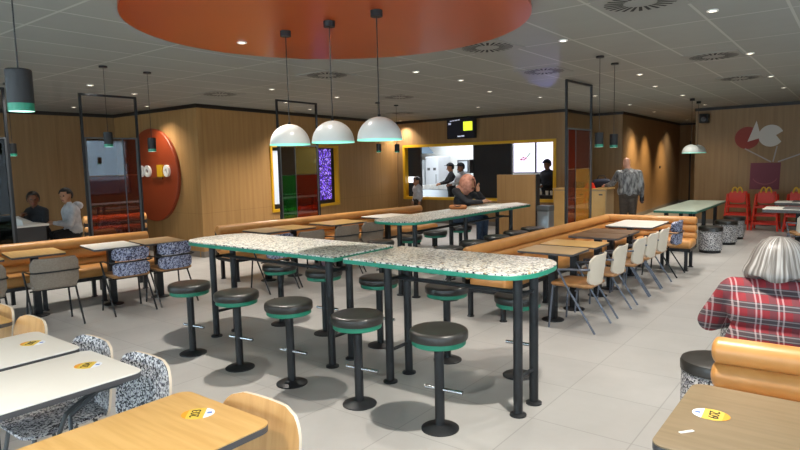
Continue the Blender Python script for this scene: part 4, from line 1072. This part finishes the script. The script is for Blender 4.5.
# 4, 5 cooks, 6 worker
capm = M['cl_black']
def cap_on(p, J, fy=0):
    h = J['head']; hair_shell(p, (h[0], h[1], h[2] + .03), (.09, .108, .11), fy, capm, lambda az, el: el > .2, name='cap')
    MB().rbox(-.07, .07, .08, .17, 0, .012, .03, .004).xf(Matrix.Translation((h[0], h[1], h[2] + .055)) @ Matrix.Rotation(fy, 4, 'Z')).build('cap_peak', capm, p)
J = standing(1.62); J['nod'] = -.25; J.update(elR=(.24, .12, 1.1), wrR=(.12, .32, 1.05), elL=(-.24, .12, 1.1), wrL=(-.12, .32, 1.05))
J = {k_: v_ for k_, v_ in J.items()}
p = person('person', 'cook in a dark cap and pale top standing in the bright kitchen', (-8.82, 14.25, 0), PI*.80, J, M['cl_white'], M['cl_black'], M['skin_d'], hairm=M['hair_b']); cap_on(p, J)
p = person('person', 'second cook in dark clothes further back in the bright kitchen', (-9.36, 14.55, 0), PI*.75, J, M['cl_black'], M['cl_black'], M['skin_m'], hairm=M['hair_b']); cap_on(p, J)
J = standing(1.66); J.update(elR=(.24, .05, 1.1), wrR=(.08, .26, 1.0), elL=(-.24, .05, 1.1), wrL=(-.08, .27, 1.02))
p = person('person', 'worker in dark uniform and cap before the bright menu screens', (-6.28, 14.27, 0), PI - .3, J, M['cl_black'], M['cl_black'], M['skin_d'], hairm=M['hair_b']); cap_on(p, J)
tag(MB().box(-6.85, -5.75, 13.74, 13.98, 0, .80, .008).build('service_counter', M['blackm'], None, 0), 'black service counter in front of the worker in the opening', 'counter')
for i, x in enumerate((-6.3, -6.12, -6.0)):
    tag(MB().lathe([(.03, 0), (.04, .10), (.042, .105)], 16).build('paper_cup', M['white'], None, 38, (x, 13.86, .801)), ['white paper cup on the black service counter, leftmost', 'white paper cup on the black service counter, middle', 'white paper cup on the black service counter, by the frame'][i], 'cup', 'paper cups on the service counter')
# 7 seated guest beside the counter opening
J = standing(1.25)
person('person', 'small blurred person in a pale top at the left end of the counter opening', (-9.52, 13.1, 0), PI - .4, J, M['cl_white'], M['cl_trouser'], M['skin_m'], hairm=M['hair_b'], vox=.016, thick=.85)
# 8, 9 pair by the left wall
J = sitting(.455); J.update(elR=(.24, .16, .78), wrR=(.06, .30, .92), elL=(-.24, .12, .74), wrL=(-.1, .34, .80)); J['hdR'] = (-.6, .3, .6)
person('person', 'young person in black with a hand raised, sitting by the left wall', (-11.32, 4.33, 0), -HP - 1.1, J, M['cl_black'], M['cl_black'], M['skin_d'], hairm=M['hair_b'], face_yaw=.75)
J = sitting(.50); J.update(knR=(.10, .30, .59), knL=(-.10, .30, .59), anR=(.1, .27, .10), anL=(-.1, .27, .10), toeR=(.1, .38, .05), toeL=(-.1, .38, .05), elR=(.26, -.02, .76), wrR=(.16, .20, .78), elL=(-.24, .12, .76), wrL=(-.1, .32, .80))
p = person('person', 'young person in a white hooded jacket, sitting turned by the left wall', (-10.86, 4.70, 0), PI*.5 + 1.45, J, M['cl_white'], M['cl_black'], M['skin_m'], hairm=M['hair_b'], face_yaw=.6, thick=1.1)
fuse('hood', [('c', (-.07, -.09, 1.07), (.07, -.09, 1.07), .07, .07, M['cl_white'])], .014, p)
tag(MB().rbox(-.22, .2, -.18, .5, 0, .45, .05, .02).build('low_bench', mat('bench_dark', '4a3524', .5), None, 38, (-11.40, 4.4, 0)), 'dark low bench under the young person in black', 'bench')
t = thing('side_table', 'dark fronted table with pale top before the pair by the left wall', 'table', (-10.35, 3.72, 0), 0)
MB().rbox(-.28, .28, -.28, .28, .83, .86, .02, .004).build('tabletop', M['white_t'], t); MB().box(-.24, .24, -.24, .24, 0, .83).build('cabinet', mat('table_dark_front', '3b3a3a', .5), t, 0)
t = thing('paper_bag', 'crumpled white paper wrappers on the dark fronted table', 'wrapper', (-10.35, 3.70, .86), .3)
MB().ring_stack([[(-.2, -.12, 0), (.2, -.12, 0), (.2, .12, 0), (-.2, .12, 0)], [(-.16, -.08, .06), (.12, -.07, .07), (.1, .08, .05), (-.12, .09, .07)], [(-.1, -.03, .12), (-.03, -.02, .1), (-.02, .03, .1), (-.1, .03, .13)]]).build('wrapper', M['white'], t, 0)
tag(MB().rbox(-.2, .2, -.2, .2, 0, .475, .05, .02).build('green_pouffe', mat('green_seat', '3f8f5e', .5), None, 38, (-10.86, 4.74, 0)), 'green block seat under the person in a white hooded jacket', 'stool')

# ------------------------------------------------------------------ street outside the glazed side
slab('street', 2.7, 30, -12, 26, -.3, -.15, mat('street_grey', '7f8184', .8))
t = thing('street_building', 'pale building across the street with rows of blinds, seen in the glass reflection', 'building', (13, 12, -.15), 0)
fm_, _ = mat_grid('facade', 'd6d9dc', 'c8ccd1', '8d9298', 3.0, .45, (0, 0, 0), .03, .7, .1)
MB().box(0, 1, -14, 14, 0, 9).build('facade', fm_, t, 0)
for y in (-9, -5, -1, 3, 7): MB().box(-.05, 0, y, y + 2.2, 3.2, 5).build('window', mat('facade_glass', '46505c', .2), t, 0)
def car(label, loc, rz, colour):
    t = thing('car', label, 'car', loc, rz)
    body = [(-2.1, .35), (-2.1, .75), (-1.9, .92), (-1.1, .98), (-.55, 1.40), (.75, 1.43), (1.55, 1.02), (2.0, .95), (2.12, .7), (2.12, .35)]
    b = MB(); rings = []
    for x, z in body: pass
    prof = lambda w, k: [(x, w, .35 + (z - .35)*1) if z < .99 else (x, w*k, z) for x, z in body]
    L_ = prof(-.86, .78); R2 = prof(.86, .78); n = len(body)
    b.add(L_ + R2, [tuple(range(n)), tuple(range(2*n - 1, n - 1, -1))] + [(i, n + i, n + (i+1) % n, (i+1) % n) for i in range(n)])
    b.build('body', colour, t, 20)
    gm = mat('car_glass', '1a222b', .08)
    for s in (-1, 1): MB().add([(-.95, s*.80, 1.02), (1.3, s*.80, 1.05), (.68, s*.70, 1.37), (-.5, s*.70, 1.35)], [(0, 1, 2, 3)]).build('side_window', gm, t, 0)
    MB().add([(-1.06, -.7, 1.03), (-1.06, .7, 1.03), (-.6, .6, 1.38), (-.6, -.6, 1.38)], [(0, 1, 2, 3)]).xf(Matrix.Translation((-.02, 0, .012))).build('windscreen', gm, t, 0)
    for x in (-1.3, 1.3):
        for s in (-1, 1): MB().lathe([(.2, -.1), (.31, -.1), (.31, .1), (.2, .1)], 24).xf(Matrix.Translation((x, s*.80, .31)) @ Matrix.Rotation(PI/2, 4, 'X')).build('wheel', M['blackm'], t)
    return t
car('dark blue car parked in the street, seen in the glass reflection', (6.9, 11.9, -.15), HP, mat('car_blue', '2b3848', .25, coat=.5))

# ------------------------------------------------------------------ daylight
w = bpy.data.worlds.new('sky'); SC.world = w; w.use_nodes = True
bg = w.node_tree.nodes['Background']; bg.inputs[0].default_value = (.80, .90, 1.0, 1); bg.inputs[1].default_value = 5.0
# skylight through the glazed sides
for loc, rot, sx_, sy_, e in (((2.42, 6.0, 1.5), (0, PI/2, 0), 2.2, 4.0, 35), ((2.42, .4, 1.5), (0, PI/2, 0), 2.2, 5.0, 50), ((-1.2, -2.9, 1.5), (PI/2, 0, 0), 5.8, 2.2, 55), ((-7.6, -2.9, 1.5), (PI/2, 0, 0), 5.4, 2.2, 20)):
    l = bpy.data.lights.new('window_daylight', 'AREA'); l.shape = 'RECTANGLE'; l.size = sx_; l.size_y = sy_; l.energy = e; l.color = (.86, .93, 1)
    o = bpy.data.objects.new('window_daylight', l); COL.objects.link(o); o.location = loc; o.rotation_euler = rot
SC.view_settings.view_transform = 'Standard'; SC.view_settings.look = 'None'; SC.view_settings.exposure = 0.32; SC.view_settings.gamma = 1.0
SC.view_settings.use_curve_mapping = False
try:
    SC.cycles.max_bounces = 8; SC.cycles.transparent_max_bounces = 12; SC.cycles.use_denoising = True; SC.cycles.caustics_reflective = False; SC.cycles.caustics_refractive = False
    SC.cycles.sample_clamp_indirect = 6
except Exception: pass
# the unused originals of repeated things are all in use; drop the helper flag
for o in bpy.data.objects:
    if 'used' in o: del o['used']
